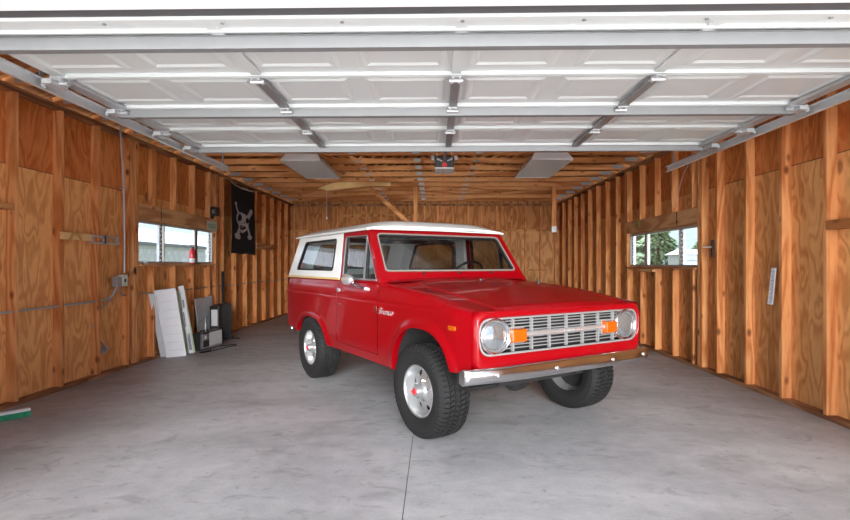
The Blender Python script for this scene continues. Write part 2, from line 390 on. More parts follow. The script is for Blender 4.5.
# front wall: jambs either side of the opening and the beam over it
g = MB(); g.box(XL-.11, -2.62, 1.78, YF, 0, ZT+.6); g.box(2.87, XR+.11, 1.78, YF, 0, ZT+.6); g.box(-2.62, 2.87, 1.86, YF, 2.43, ZT+.6)
wf = struct(g.build('wall_front', M['ply']))
struct(MB().box(-2.62, 2.87, 1.80, 2.185, 2.375, 2.43).build('trim_1', M['trimw'], bevel=.004))

# roof: deck on both slopes with gable, trusses under it
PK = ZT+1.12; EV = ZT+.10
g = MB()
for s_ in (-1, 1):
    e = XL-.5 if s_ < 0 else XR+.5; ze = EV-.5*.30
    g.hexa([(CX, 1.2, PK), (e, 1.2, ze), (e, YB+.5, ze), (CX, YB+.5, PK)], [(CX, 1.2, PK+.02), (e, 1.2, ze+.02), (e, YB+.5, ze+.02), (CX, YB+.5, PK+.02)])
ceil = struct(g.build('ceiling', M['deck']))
HS = (XR-XL)/2
def truss():
    g = MB(); d = .038
    g.box(XL-.09, XR+.09, -d/2, d/2, ZT, ZT+.085)
    for s_ in (-1, 1):
        e = CX+s_*(HS+.09)
        g.bar((e, 0, EV+.012-.03), (CX, 0, PK-.06), d, .085, up=(0,1,0))
        q = CX+s_*.945; m_ = CX+s_*(HS*.55); zm = EV+(PK-EV)*.45-.04
        g.bar((q, 0, ZT+.05), (CX, 0, PK-.1), d, .07, up=(0,1,0))
        g.bar((q, 0, ZT+.05), (m_, 0, zm), d, .07, up=(0,1,0))
    return g
proto = None
y = 2.75; ti = 0
while y < YB:
    if proto is None:
        proto = truss().build('roof_truss', M['joist'], ceil); t = proto
        g = MB()
        for x_, w_ in ((CX-.945, .10), (CX+.945, .10), (CX, .11), (XL+.12, .2), (XR-.12, .2)):
            g.box(x_-w_/2, x_+w_/2, -.023, -.0192, ZT+.022, ZT+.078)
        g.each('nail_plate', M['plates'], t)
    else: t = copy_tree(proto, ceil)
    t.location = (0, y, 0); y += .61; ti += 1
# small lumber hanging in the truss space
MB().bar((2.46, 10.72, 2.98), (2.46, 10.72, 1.98), .085, .04, up=(0,1,0)).build('hanging_post', M['stud'], ceil)
MB().box(2.41, 2.51, 10.67, 10.69, 1.95, 2.07).build('post_bracket', M['galvd'], ceil)
MB().bar((-.42, 11.2, 2.98), (-.42, 11.2, 2.16), .085, .04, up=(0,1,0)).build('hanging_post', M['stud'], ceil)
MB().bar((-1.42, 11.15, 2.95), (-.52, 11.15, 2.14), .085, .04, up=(0,1,0)).build('diagonal_brace', M['joist'], ceil)

# windows ------------------------------------------------------------
def window(name, xo, sgn, win, bars, faces):
    y0, y1, z0, z1 = win; z0 += .0; xa, xb = sorted((xo+sgn*.045, xo+sgn*.085))
    fn = lambda a, b, d: (d, a, b)
    root = struct(empty(name, (xo+sgn*.065, (y0+y1)/2, z0)))
    o_ = rquad([(y0, z0), (y1, z0), (y1, z1), (y0, z1)], .002, 1); i_ = rquad([(y0+.025, z0+.025), (y1-.025, z0+.025), (y1-.025, z1-.03), (y0+.025, z1-.03)], .002, 1)
    MB().ring(o_, i_, fn, xa, xb).build('window_frame', M['galv'], root, world=True)
    for yb, wd, kind in bars:
        g = MB().box(xa, xb, yb-wd/2, yb+wd/2, z0+.02, z1-.02, 0)
        if kind:     # toothed louvre operator
            n = 9
            for i in range(n):
                zz = z0+.05+(z1-z0-.1)*i/(n-1)
                g.box(xa-.008, xb+.008, yb-wd*.22+((i % 2)-.5)*.012, yb+wd*.22+((i % 2)-.5)*.012, zz-.018, zz+.012, 1)
            g.build('louvre_operator', [M['steel'], M['white']], root, world=True)
        else: g.build('mullion', M['white' if wd < .05 else 'steel'], root, world=True)
    ee = [y0+.02]+[b[0] for b in bars if b[3-1] is not None]+[y1-.02]
    for a, b, lou in faces:
        if lou:
            n = 6; g = MB()
            for i in range(n):
                zz = z0+.03+(z1-z0-.06)*(i+.5)/n; hh = (z1-z0-.06)/n*.52; xm = (xa+xb)/2
                g.hexa([(xm-.003, a, zz-hh), (xm+.001, a, zz-hh), (xm+.001, b, zz-hh), (xm-.003, b, zz-hh)], [(xm+sgn*-.008, a, zz+hh), (xm+sgn*-.008+.004, a, zz+hh), (xm+sgn*-.008+.004, b, zz+hh), (xm+sgn*-.008, b, zz+hh)])
            g.build('louvre_glass', M['winglass'], root, world=True)
        else: MB().box((xa+xb)/2-.002, (xa+xb)/2+.002, a, b, z0+.02, z1-.02).build('pane', M['winglass'], root, world=True)
    return root
window('window_1', XL, -1, WINL, [(7.15,.07,1), (7.245,.03,0), (8.18,.03,0), (8.24,.06,0), (8.72,.06,1)], [(6.57,7.12,1), (7.26,8.17,0), (8.27,8.69,1)])
window('window_2', XR, 1, WINR, [(6.90,.07,1), (6.97,.03,0), (8.02,.035,0), (8.08,.05,0), (8.60,.07,1)], [(6.44,6.87,1), (6.985,8.0,0), (8.1,8.56,1)])

# ------------------------------------------------------------------ overhead door
DX, DW, DZ, DY0, SH = .125, 4.84, 2.405, 2.44, .60
door = struct(empty('door_1', (DX, DY0, DZ)))
STX = [DX-2*1.18, DX-1.18, DX, DX+1.18, DX+2*1.18]
def section(k):
    g = MB(); ya = DY0+k*SH+.004; yb = ya+SH-.008; x0, x1 = DX-DW/2, DX+DW/2
    # underside with pressed short panels
    xs = [x0]; n = 8; pw = DW/n
    zt = DZ+.045
    g.box(x0, x1, ya, yb, DZ+.02, zt)
    cols = []
    def quadring(o, i_, zo, zi):
        a = [(o[0], o[2], zo), (o[1], o[2], zo), (o[1], o[3], zo), (o[0], o[3], zo)]
        b = [(i_[0], i_[2], zi), (i_[1], i_[2], zi), (i_[1], i_[3], zi), (i_[0], i_[3], zi)]
        g.add(a+b, [(j, (j+1) % 4, 4+(j+1) % 4, 4+j) for j in range(4)])
    for i in range(n):
        a = x0+i*pw; b = a+pw; r0 = (a, b, ya, yb); r1 = (a+.055, b-.055, ya+.085, yb-.085)
        r2 = (r1[0]+.022, r1[1]-.022, r1[2]+.022, r1[3]-.022); r3 = (r2[0]+.02, r2[1]-.02, r2[2]+.02, r2[3]-.02); r4 = (r3[0]+.02, r3[1]-.02, r3[2]+.02, r3[3]-.02)
        quadring(r0, r1, DZ+.012, DZ+.012); quadring(r1, r2, DZ+.012, DZ+.003); quadring(r2, r3, DZ+.003, DZ+.003); quadring(r3, r4, DZ+.003, DZ+.012)
        g.add([(r4[0], r4[2], DZ+.012), (r4[1], r4[2], DZ+.012), (r4[1], r4[3], DZ+.012), (r4[0], r4[3], DZ+.012)], [(0,1,2,3)])
    # folded lips along both long edges
    g.box(x0, x1, ya, ya+.014, DZ-.010, DZ+.02); g.box(x0, x1, yb-.014, yb, DZ-.010, DZ+.02)
    return g
for k in range(4):
    section(k).build('door_section', M['whitedoor'], door, world=True)
MB().box(DX-DW/2, DX+DW/2, DY0-.066, DY0+.006, DZ+.008, DZ+.03).build('bottom_rail', M['whitedoor'], door, world=True)
# stiles, four gaps x five columns
for k in range(4):
    ya = DY0+k*SH; yb = ya+SH
    for i, x_ in enumerate(STX):
        wd = .055 if i in (1,2,3) else .075
        g = MB().box(x_-wd/2, x_+wd/2, ya+(.018 if k else -.055), yb-.018, DZ-.026 if k else DZ-.004, DZ-.003+(0 if k else .012))
        g.build('stile', M['whitedoor' if (k == 0) else 'steel' if i in (1,2,3) else 'galvd'], door, world=True)
def hat(y, name='strut', hh=.055, w=.062):
    x0, x1 = DX-DW/2+.01, DX+DW/2-.01; z = DZ-.008
    pr = [(-w/2-.012, 0), (-w/2, 0), (-w/2+.006, -hh), (w/2-.006, -hh), (w/2, 0), (w/2+.012, 0), (w/2+.012, .004), (-w/2-.012, .004)]
    MB().prism(pr, lambda a, b, d: (d, y+a, z+b), x0, x1).build(name, M['strut'], door, world=True, bevel=.003)
hat(2.53, hh=.055); hat(3.69, hh=.055); hat(4.87, hh=.05, w=.05)
# hinges at every joint on inner stiles
for k in (1, 2, 3):
    yj = DY0+k*SH
    for i, x_ in enumerate(STX):
        g = MB(); g.box(x_-.035, x_+.035, yj-.055, yj-.01, DZ-.034, DZ-.028); g.box(x_-.035, x_+.035, yj+.01, yj+.055, DZ-.034, DZ-.028)
        g.tube([(x_-.04, yj, DZ-.038), (x_+.04, yj, DZ-.038)], .011, 8)
        for sx in (-1, 1):
            for yy in (yj-.04, yj+.04): g.tube([(x_+sx*.02, yy, DZ-.026), (x_+sx*.02, yy, DZ-.042)], .007, 6)
        g.build('hinge', M['galv'], door, world=True)
# bottom retainer and rubber seal
MB().box(DX-DW/2, DX+DW/2, DY0-.13, DY0-.065, DZ-.012, DZ+.03).build('bottom_retainer', M['whitedoor'], door, world=True, bevel=.004)
MB().box(DX-DW/2, DX+DW/2, DY0-.25, DY0-.135, DZ+.0, DZ+.05).build('bottom_seal', M['seal'], door, world=True)
g = MB()
for i in range(9): g.tube([(DX-2.2+i*.55, DY0-.095, DZ-.010), (DX-2.2+i*.55, DY0-.095, DZ-.018)], .009, 8)
g.each('retainer_screw', M['steel'], door, world=True)
# rollers and end brackets
for sx in (-1, 1):
    for k in range(5):
        yj = min(DY0+k*SH, DY0+4*SH-.08); xe = DX+sx*(DW/2-.05); xt = DX+sx*(DW/2+.045)
        g = MB(); g.box(*sorted((xe, xe+sx*.06)), yj-.07, yj+.07, DZ-.06, DZ-.03)
        g.tube([(xe, yj, DZ-.045), (xt+sx*.012, yj, DZ-.045)], .006, 6); g.tube([(xt-sx*.012, yj, DZ-.045), (xt+sx*.01, yj, DZ-.045)], .017, 12)
        g.build('roller', M['galv'], door, world=True)
# tracks
for sx, z_, lab in ((-1, DZ-.035, 'galvanised overhead door track along the left wall'), (1, DZ-.05, 'galvanised overhead door track along the right wall')):
    x_ = DX+sx*(DW/2+.045); yE = 5.86
    r = empty('door_track', (x_, DY0, z_), **dict(label=lab, cat='track', group='overhead door tracks'))
    g = MB(); pr = [(0, -.032), (.026, -.032), (.026, -.029), (.003, -.029), (.003, .029), (.026, .029), (.026, .032), (0, .032)]
    pr = [((a+.0)*-sx+sx*.03, b) for a, b in pr]
    z1 = z_-.0
    g.prism(pr, lambda a, b, d: (x_+a+(d-DY0)*.008*0, d, z1+b), DY0-.05, yE)
    # curve down to the vertical part beside the opening
    pts = []
    for i in range(9):
        t = i/8*pi/2; pts.append((DY0-.05-.3*sin(t), z1-.3+.3*cos(t)))
    for i in range(8): g.bar((x_, pts[i][0], pts[i][1]), (x_, pts[i+1][0], pts[i+1][1]), .03, .06)
    g.bar((x_, pts[-1][0], pts[-1][1]), (x_, pts[-1][0], .02), .03, .06, up=(0,1,0))
    g.build('track_rail', M['track'], r, world=True)
    g = MB(); xa = x_+sx*.033
    g.box(*sorted((xa, xa+sx*.004)), DY0, yE-.1, z1-.01, z1+.045); g.box(*sorted((xa, xa+sx*.04)), DY0, yE-.1, z1+.041, z1+.045)
    g.build('angle_iron', M['galvd'], r, world=True)
    g = MB()
    for yy in (3.05, 4.25, 5.72): g.box(*sorted((xa+sx*.004, xa+sx*.012)), yy, yy+.035, z1, ZT+.02)
    g.each('hanger', M['galvd'], r, world=True)

# opener hung behind the door
op = empty('garage_door_opener', (.12, 6.5, 2.5), label='black garage door opener hanging from the trusses behind the raised door', cat='door opener')
g = MB().hexa([(-.0,6.47,2.50), (.24,6.47,2.50), (.24,6.85,2.50), (0,6.85,2.50)], [(-.0,6.47,2.64), (.24,6.47,2.64), (.24,6.85,2.64), (0,6.85,2.64)])
g.build('housing', M['black'], op, world=True, bevel=.012)
MB().box(.0, .24, 6.462, 6.85, 2.487, 2.50).build('light_lens', M['white'], op, world=True)
g = MB()
for sx in (-1, 1): g.hexa([(.12+sx*.03,6.467,2.575), (.12+sx*.1,6.467,2.60), (.12+sx*.1,6.469,2.60), (.12+sx*.03,6.469,2.575)], [(.12+sx*.03,6.467,2.585), (.12+sx*.1,6.467,2.635), (.12+sx*.1,6.469,2.635), (.12+sx*.03,6.469,2.585)])
g.each('vent', M['steel'], op, world=True)
MB().lathe([(-.0, 0), (-.0, .03), (.006, .032)], (.12, 6.463, 2.535), 'y', 20).build('emblem', M['redp'], op, world=True)
MB().box(.1, .14, 5.2, 6.47, 2.60, 2.63).build('rail', M['galvd'], op, world=True)
MB().box(.02, .03, 6.6, 6.63, 2.64, 2.90).box(.21, .22, 6.6, 6.63, 2.64, 2.90).each('hanger', M['galv'], op, world=True)
MB().box(-.045, -.01, 6.5, 6.56, 2.6, 2.66).box(.25, .285, 6.5, 6.56, 2.6, 2.66).each('bracket', M['galv'], op, world=True)
MB().tube([(.105, 6.47, 2.6), (.10, 6.47, 2.3), (.105, 6.47, 1.86)], .0025, 5).build('release_cord', M['redcord'], op, world=True)

# fluorescent fixtures
def fixture(x0, x1, lab):
    y0, y1, z = 7.03, 8.5, 2.72
    r = empty('ceiling_light', ((x0+x1)/2, (y0+y1)/2, z), label=lab, cat='ceiling light', group='boxed fluorescent fixtures under the trusses')
    c = (x0+x1)/2
    g = MB().hexa([(x0,y0,z+.0), (x1,y0,z), (x1,y1,z), (x0,y1,z)], [(x0+.06,y0+.06,z+.1), (x1-.06,y0+.06,z+.1), (x1-.06,y1-.06,z+.1), (x0+.06,y1-.06,z+.1)])
    g.build('housing', M['white'], r, world=True, bevel=.004)
    MB().ring(rquad([(x0,y0),(x1,y0),(x1,y1),(x0,y1)], .01, 2), rquad([(x0+.02,y0+.02),(x1-.02,y0+.02),(x1-.02,y1-.02),(x0+.02,y1-.02)], .01, 2), lambda a, b, d: (a, b, d), z-.014, z).build('lens_frame', M['white'], r, world=True)
    MB().box(x0+.02, x1-.02, y0+.02, y1-.02, z-.009, z-.001).build('diffuser', M['diff'], r, world=True)
    g = MB()
    for yy in (y0+.25, y1-.25): g.tube([(c, yy, z+.1), (c, yy, ZT+.02)], .005, 6)
    g.each('hanger', M['galvd'], r, world=True)
fixture(-2.13, -1.57, 'white boxed fluorescent fixture hanging above the left side of the vehicle')
fixture(1.31, 1.88, 'white boxed fluorescent fixture hanging above the right side of the vehicle')

# plank across the truss chords and pull string
pk = MB(); pts = [(-2.32, 2.78), (-2.1, 2.745), (-1.3, 2.83), (-.88, 2.825), (-.86, 2.95), (-1.4, 2.955), (-2.0, 2.90)]
pk.prism(pts, lambda a, b, d: (a, d, b), 10.12, 10.145)
tag(pk.build('wood_plank', M['fresh'], bevel=.003), 'pale loose wooden plank tucked against the ceiling trusses', 'plank')
ps = empty('pull_string', (-2.13, 10.15, 2.2), label='thin pull string with small knob hanging left of the plank', cat='pull string')
MB().tube([(-2.13,10.1,2.92), (-2.13,10.1,2.22)], .0035, 5).build('string', M['white'], ps, world=True)
MB().lathe([(-.03,0),(-.03,.012),(0,.02),(.03,.006),(.03,0)], (-2.13,10.1,2.2), 'z', 10).build('knob', M['white'], ps, world=True)

# ------------------------------------------------------------------ things on the left wall
f_, hC = 515, 1.283
def onwall(u, v, X):
    y = X*f_/(u-435); return (X, y, hC-(v-264.5)/f_*y)
# flag
FX = XL+.012
fl = empty('flag', (FX, 10.05, 1.5), label='black flag with white skull and crossed sticks hanging on the left wall', cat='flag')
ya, yb, za, zb = 9.44, 10.74, 1.49, 2.83
def fp(u, v, off=0):
    w = .018*sin(u*9+v*2)+.010*sin(u*21+1.3)
    return (FX+.012+w*(.4+.6*(1-v))+off, ya+(yb-ya)*u+.02*sin(v*5)*(1-v), za+(zb-za)*v-.04*v*sin(u*pi)+.01*sin(u*12)*(1-v))
g = MB().grid(lambda i, j: fp(i/40, j/20), 41, 21)
g.build('cloth', M['cloth'], fl, smooth=60, world=True, solid=.002)
g = MB().grid(lambda i, j: fp(i/40, .975+j*.012, .004), 41, 3)
g.build('heading', M['print'], fl, smooth=60, world=True, solid=.002)
g = MB()
def blot(cu, cv, ru, rv, n=20, mi=0, off=.006, rot=0):
    vs = [fp(cu, cv, off)]
    for k in range(n):
        t = 2*pi*k/n; a = ru*cos(t)*cos(rot)-rv*sin(t)*sin(rot); b = ru*cos(t)*sin(rot)+rv*sin(t)*cos(rot); vs.append(fp(cu+a, cv+b, off))
    g.add(vs, [(0, k+1, (k+1) % n+1) for k in range(n)], mi)
def strip(p, q, w, mi=0, off=.005, n=10):
    d = Vector((q[0]-p[0], q[1]-p[1])); l = d.length; nrm = Vector((-d.y, d.x))/l*w/2
    vs = []
    for i in range(n+1):
        c = Vector(p)+d*(i/n); vs += [fp(c.x+nrm.x, c.y+nrm.y, off), fp(c.x-nrm.x, c.y-nrm.y, off)]
    g.add(vs, [(2*i, 2*i+1, 2*i+3, 2*i+2) for i in range(n)], mi)
strip((.20,.70), (.30,.58), .05); strip((.80,.66), (.60,.52), .10); strip((.35,.40), (.24,.28), .08); strip((.62,.42), (.74,.27), .07)
blot(.24,.255,.13,.045); blot(.72,.26,.09,.04); blot(.20,.72,.045,.03); blot(.80,.66,.06,.04)
blot(.44,.50,.24,.125, rot=-.1); blot(.45,.41,.17,.09)
blot(.36,.545,.085,.05, mi=1, off=.009); blot(.62,.51,.06,.042, mi=1, off=.009); blot(.50,.47,.04,.022, mi=1, off=.009); blot(.45,.40,.12,.035, mi=1, off=.009)
strip((.40,.40),(.52,.415),.016, off=.011, n=4)
g.build('skull_print', [M['print'], M['cloth']], fl, world=True)

# sign and small black lamp on the header
x_, y_, z_ = onwall(211, 226, XL+.012)
sg = empty('sign', (XL+.01, y_, z_), label='small white and green sign at the right end of the left window header', cat='sign')
MB().box(XL+.002, XL+.010, y_-.19, y_+.17, z_-.075, z_+.085).build('sign_plate', M['signw'], sg, world=True)
g = MB()
for i, (a, b) in enumerate(((-.15,-.09), (-.07,-.03), (-.01,.05), (.07,.12))):
    g.box(XL+.010, XL+.012, y_+a, y_+b, z_-.03, z_-.012); g.box(XL+.010, XL+.012, y_+a, y_+a+.018, z_-.03, z_+.03); g.box(XL+.010, XL+.012, y_+a, y_+b, z_+.022, z_+.035)
g.build('green_marks', M['signg'], sg, world=True)
x_, y_, z_ = onwall(211, 212.5, XL+.03)
lp = empty('wall_speaker', (XL, y_, z_), label='small black speaker on a bracket above the left window header', cat='speaker')
MB().box(XL+.01, XL+.11, y_-.07, y_+.10, z_-.05, z_+.10).build('speaker_box', M['black'], lp, world=True, bevel=.01)
MB().box(XL+.0, XL+.03, y_-.03, y_+.05, z_-.10, z_-.05).build('bracket', M['black'], lp, world=True)
MB().box(XL+.05, XL+.09, y_-.078, y_-.07, z_-.02, z_+.05).build('speaker_face', M['steel'], lp, world=True)

# spirit level hung across the studs
lv = empty('spirit_level', (XL+.02, 5.6, 1.58), label='wooden level with pale metal end frame hung across the left wall studs', cat='level')
MB().box(XL+.002, XL+.03, 5.14, 5.62, 1.54, 1.615).build('wood_body', M['fresh'], lv, world=True, bevel=.003)
g = MB(); fn = lambda a, b, d: (d, a, b)
for a, b in ((5.58, 5.83), (5.80, 6.07)):
    g.ring(rquad([(a,1.515),(b,1.515),(b,1.61),(a,1.61)], .01, 2), rquad([(a+.025,1.535),(b-.025,1.535),(b-.025,1.592),(a+.025,1.592)], .006, 2), fn, XL+.0, XL+.034)
g.build('metal_frame', M['galv'], lv, world=True)

# conduit, boxes
cd = empty('electrical_conduit', (XL, 6.15, 1.17), label='grey metal conduit pipe running vertically down the left wall to the electrical box', cat='conduit')
p = [onwall(u, v, XL+.014) for u, v in ((116.5,124),(118,150),(120,180),(121,230),(121,262),(121,273))]
MB().tube(p, .011, 8).build('pipe', M['galv'], cd, world=True)
MB().box(XL, XL+.03, 6.13, 6.20, 2.2, 2.215).build('pipe_strap', M['galvd'], cd, world=True)
p = [(XL-.03, 3.6, .84), (XL-.03, 4.6, .855), (XL-.03, 5.7, .865), (XL-.02, 5.95, .88), (XL+.0, 6.02, .93), (XL+.012, 6.06, 1.04)]
MB().tube(p, .011, 8).build('conduit', M['galv'], wl)
p = [(XL+.012, 6.12, 1.04), (XL+.0, 6.15, .93), (XL-.03, 6.25, .90)]+[(XL-.03, yy, .90+.006*sin(yy*3)) for yy in (6.8,7.5,8.2,9,10,11,12,13,13.6)]
MB().tube(p, .008, 8).build('cable', M['steel'], wl)
p = [(XL+.01, 6.07, 1.04), (XL-.02, 5.98, .86), (XL-.06, 5.78, .72), (XL-.065, 5.74, .6), (XL-.05, 5.76, .47), (XL-.03, 5.86, .37), (XL-.02, 5.90, .31)]
MB().tube(p, .008, 8).build('cable', M['steel'], wl)
jb = empty('junction_box', (XL, 6.13, 1.1), label='grey electrical box with cream cover on the left wall conduit', cat='electrical box')
MB().box(XL+.0, XL+.05, 5.99, 6.12, 1.02, 1.14).build('box_body', M['galvd'], jb, world=True, bevel=.004)
MB().box(XL+.0, XL+.055, 6.10, 6.21, 1.02, 1.16).build('cover', M['signw'], jb, world=True, bevel=.004)
MB().box(XL+.055, XL+.062, 6.14, 6.165, 1.07, 1.11).build('switch', M['black'], jb, world=True)
ob = empty('outlet_box', (XL-.03, 5.9, .29), label='round silver outlet box low on the left wall between studs', cat='electrical box')
MB().lathe([(0,0),(0,.045),(.04,.05),(.045,0)], (XL-.089, 5.92, .29), 'x', 16).build('box_body', M['galv'], ob, world=True)
MB().box(XL-.05, XL-.035, 5.84, 5.98, .285, .315).build('cover', M['galvd'], ob, world=True)

# extinguisher on the window sill
ex = empty('fire_extinguisher', (XL-.0, 8.0, 1.29), label='small red fire extinguisher standing on the left window sill', cat='fire extinguisher')
ex_c = (XL-.005, 8.0, 1.29)
MB().lathe([(0,0),(0,.038),(.01,.042),(.19,.042),(.225,.03),(.24,.015),(.24,0)], ex_c, 'z', 20).build('tank', M['redp'], ex, world=True, smooth=40)
MB().lathe([(.02,.0425),(.02,.0432),(.09,.0432),(.09,.0425)], ex_c, 'z', 20).build('paper_label', M['greypan'], ex, world=True, smooth=40)
MB().lathe([(.24,0),(.24,.014),(.27,.014),(.27,0)], ex_c, 'z', 12).bar((ex_c[0], 7.94, 1.585), (ex_c[0], 8.07, 1.575), .02, .012).bar((ex_c[0], 7.97, 1.565), (ex_c[0], 8.07, 1.555), .02, .01).build('valve', M['black'], ex, world=True)
MB().tube([(ex_c[0], 8.02, 1.56), (ex_c[0], 8.06, 1.53), (ex_c[0]+.03, 8.06, 1.45), (ex_c[0]+.035, 8.05, 1.38)], .008, 8).build('hose', M['rubber'], ex, world=True)
tag(MB().box(XL-.05, XL-.01, 6.72, 6.78, 1.288, 1.32).build('paint_pot', M['white'], bevel=.006), 'tiny white pot on the left end of the left window sill', 'pot')
tag(MB().box(XL-.05, XL+.0, 8.12, 8.28, 1.288, 1.305).build('rag', M['black'], bevel=.004), 'flat black object on the left window sill beside the extinguisher', 'tool')

# ------------------------------------------------------------------ stack of boards and appliances by the left wall
def slab(name, BL, BR, TR, TL, th, mat, back, **k):
    P = [Vector(q) for q in (BL, BR, TR, TL)]; n = (P[1]-P[0]).cross(P[3]-P[0]).normalized()*th*back
    g = MB().hexa(P, [q+n for q in P]); o = g.build(name, mat, bevel=.003); return tag(o, **k), P, n
o, P, n = slab('wall_board', (-3.70,7.02,.0), (-3.49,7.17,.0), (-3.545,6.97,.96), (-3.75,6.80,.93), .05, M['whitepan'], -1, label='white board leaning on the left wall, leftmost of the boards', cat='board', group='boards leaning on the left wall')
g = MB()
def onslab(P, u, v): return P[0].lerp(P[1], u).lerp(P[3].lerp(P[2], u), v)
nn = (P[1]-P[0]).cross(P[3]-P[0]).normalized()*.001
for i in range(7):
    v = .70+i*.035; a, b, c, d = (onslab(P, .03, v), onslab(P, .10, v), onslab(P, .10, v+.02), onslab(P, .03, v+.02)); g.hexa([a,b,c,d], [q+nn for q in (a,b,c,d)])
for i in range(7):
    v = .10+i*.12; a, b, c, d = (onslab(P, .22, v), onslab(P, .9, v), onslab(P, .9, v+.006), onslab(P, .22, v+.006)); g.hexa([a,b,c,d], [q+nn for q in (a,b,c,d)])
g.build('faint_printing', M['greypan'], o)
slab('wall_board', (-3.80,7.06,.0), (-3.60,7.20,.0), (-3.64,6.98,.90), (-3.84,6.83,.89), .02, M['greypan'], -1, label='thin grey board directly behind the leftmost white board', cat='board', group='boards leaning on the left wall')
o, P, n = slab('foam_board', (-3.64,7.36,.0), (-3.50,7.46,.0), (-3.60,7.35,.92), (-3.78,7.20,.90), .035, M['limepan'], -1, label='pale green foam board leaning behind the white board', cat='board', group='boards leaning on the left wall')
o, P, n = slab('foam_board', (-3.545,7.36,.0), (-3.50,7.41,.0), (-3.58,7.27,.985), (-3.635,7.22,.97), .012, M['whitepan'], -1, label='whitish strip with grey printed marks on the pale green board', cat='board', group='boards leaning on the left wall')
nn = (P[1]-P[0]).cross(P[3]-P[0]).normalized()*.001
g = MB()
for u0, u1, v0, v1 in ((.2,.75,.05,.3), (.1,.3,.4,.62), (.4,.6,.42,.6), (.3,.6,.68,.8), (.05,.15,.65,.9)):
    q = (onslab(P,u0,v0), onslab(P,u1,v0), onslab(P,u1,v1), onslab(P,u0,v1)); g.hexa(q, [w+nn for w in q])
g.build('grey_printing', M['print_grey'], o)
o, P, n = slab('veined_board', (-3.69,8.02,.0), (-3.69,8.62,.0), (-3.765,8.62,.755), (-3.765,8.02,.745), .02, M['greypan'], -1, label='pale grey board with fine diagonal veins behind the black heater', cat='board', group='boards leaning on the left wall')
nn = (P[1]-P[0]).cross(P[3]-P[0]).normalized()*.001; g = MB()
for a, b in (((0,.75),(.5,.98)), ((.1,.3),(.95,.75)), ((.3,.1),(.9,.9)), ((.0,.5),(.6,.55))):
    p, q = onslab(P, *a), onslab(P, *b); up = Vector((0,0,1))*.003; g.hexa([p-up,q-up,q+up,p+up], [w+nn for w in (p-up,q-up,q+up,p+up)])
g.build('veins', M['print_grey'], o)
# oil radiator
ht = empty('radiator_heater', (-3.54, 8.4, 0), label='black finned radiator heater standing behind the grey-fronted box', cat='heater')
for k in range(7):
    yy = 8.30+k*.062
    g = MB().prism(rquad([(-3.62,.07),(-3.46,.07),(-3.46,.63),(-3.62,.63)], .03, 4), lambda a, b, d: (a, d, b), yy, yy+.022); g.build('fin', M['black'], ht, world=True, bevel=.004)
MB().box(-3.56,-3.52,8.30,8.70,.10,.14).box(-3.56,-3.52,8.30,8.70,.55,.59).each('core', M['black'], ht, world=True)
MB().box(-3.61,-3.46,8.18,8.30,.08,.62).build('control_box', M['black'], ht, world=True, bevel=.01)
MB().box(-3.58,-3.48,8.172,8.18,.30,.56).build('control_panel', M['greypan'], ht, world=True)
MB().box(-3.66,-3.42,8.22,8.26,.02,.07).box(-3.66,-3.42,8.64,8.68,.02,.07).each('foot', M['black'], ht, world=True)
MB().tube([(-3.44,8.70,.04), (-3.40,8.78,.02), (-3.34,8.74,.015)], .006, 6).build('cord', M['rubber'], ht, world=True)
# grey-fronted unit
bx = empty('portable_stereo', (-3.5, 7.95, 0), rz=atan2(.08, -.69)*0, label='black boxy stereo with grey front on the floor before the radiator heater', cat='stereo')
A = Vector((-3.43,7.49,0)); B = Vector((-3.375,8.11,0)); dd = (B-A).normalized(); nn = Vector((dd.y,-dd.x,0))
def bp(u, d, z): q = A+dd*u+nn*(-d); return (q.x, q.y, z)
g = MB().hexa([bp(0,0,.012), bp(.62,0,.012), bp(.62,.14,.012), bp(0,.14,.012)], [bp(0,0,.27), bp(.62,0,.27), bp(.62,.14,.27), bp(0,.14,.27)])
g.build('case', M['black'], bx, world=True, bevel=.01)
def face(u0, u1, z0, z1, d=-.004): return MB().hexa([bp(u0,d,z0), bp(u1,d,z0), bp(u1,0,z0), bp(u0,0,z0)], [bp(u0,d,z1), bp(u1,d,z1), bp(u1,0,z1), bp(u0,0,z1)])
face(.23,.60,.05,.255).build('speaker_grille', M['greypan'], bx, world=True)
face(.02,.23,.035,.05).build('lower_trim', M['galv'], bx, world=True); face(.23,.60,.03,.045).build('lower_trim', M['galv'], bx, world=True)
face(.02,.05,.05,.255).build('side_trim', M['galv'], bx, world=True)
face(.06,.22,.15,.245).build('display', M['steel'], bx, world=True); face(.06,.22,.06,.14).build('cassette_deck', M['seat'], bx, world=True)
face(.09,.14,.17,.225,-.007).build('dial', M['white'], bx, world=True)
MB().tube([bp(.3,.1,.27), bp(.3,.1,.40)], .012, 8).tube([bp(.3,.1,.39), bp(.3,.1,.46)], .006, 6).build('aerial', M['galv'], bx, world=True)
MB().tube([bp(.02,.03,.27), bp(.02,.03,.30), bp(.22,.03,.30), bp(.22,.03,.27)], .008, 6).build('handle', M['black'], bx, world=True)
cc = [(-3.40,7.75,.006), (-3.33,7.60,.006), (-3.42,7.42,.006), (-3.36,7.38,.006), (-3.27,7.62,.006), (-3.22,7.95,.006), (-3.14,8.10,.006), (-3.20,8.20,.006), (-3.28,8.12,.006), (-3.36,8.0,.006)]
tag(MB().tube(cc, .006, 6).build('power_cord', M['rubber']), 'black power cord looped on the floor in front of the stereo', 'cord')
tag(MB().bar((XL+.03, 9.12, .0), (XL+.012, 9.12, 1.16), .05, .012, up=(0,1,0)).build('metal_bar', M['dark']), 'tall narrow black bar leaning on the left wall behind the heater', 'bar')

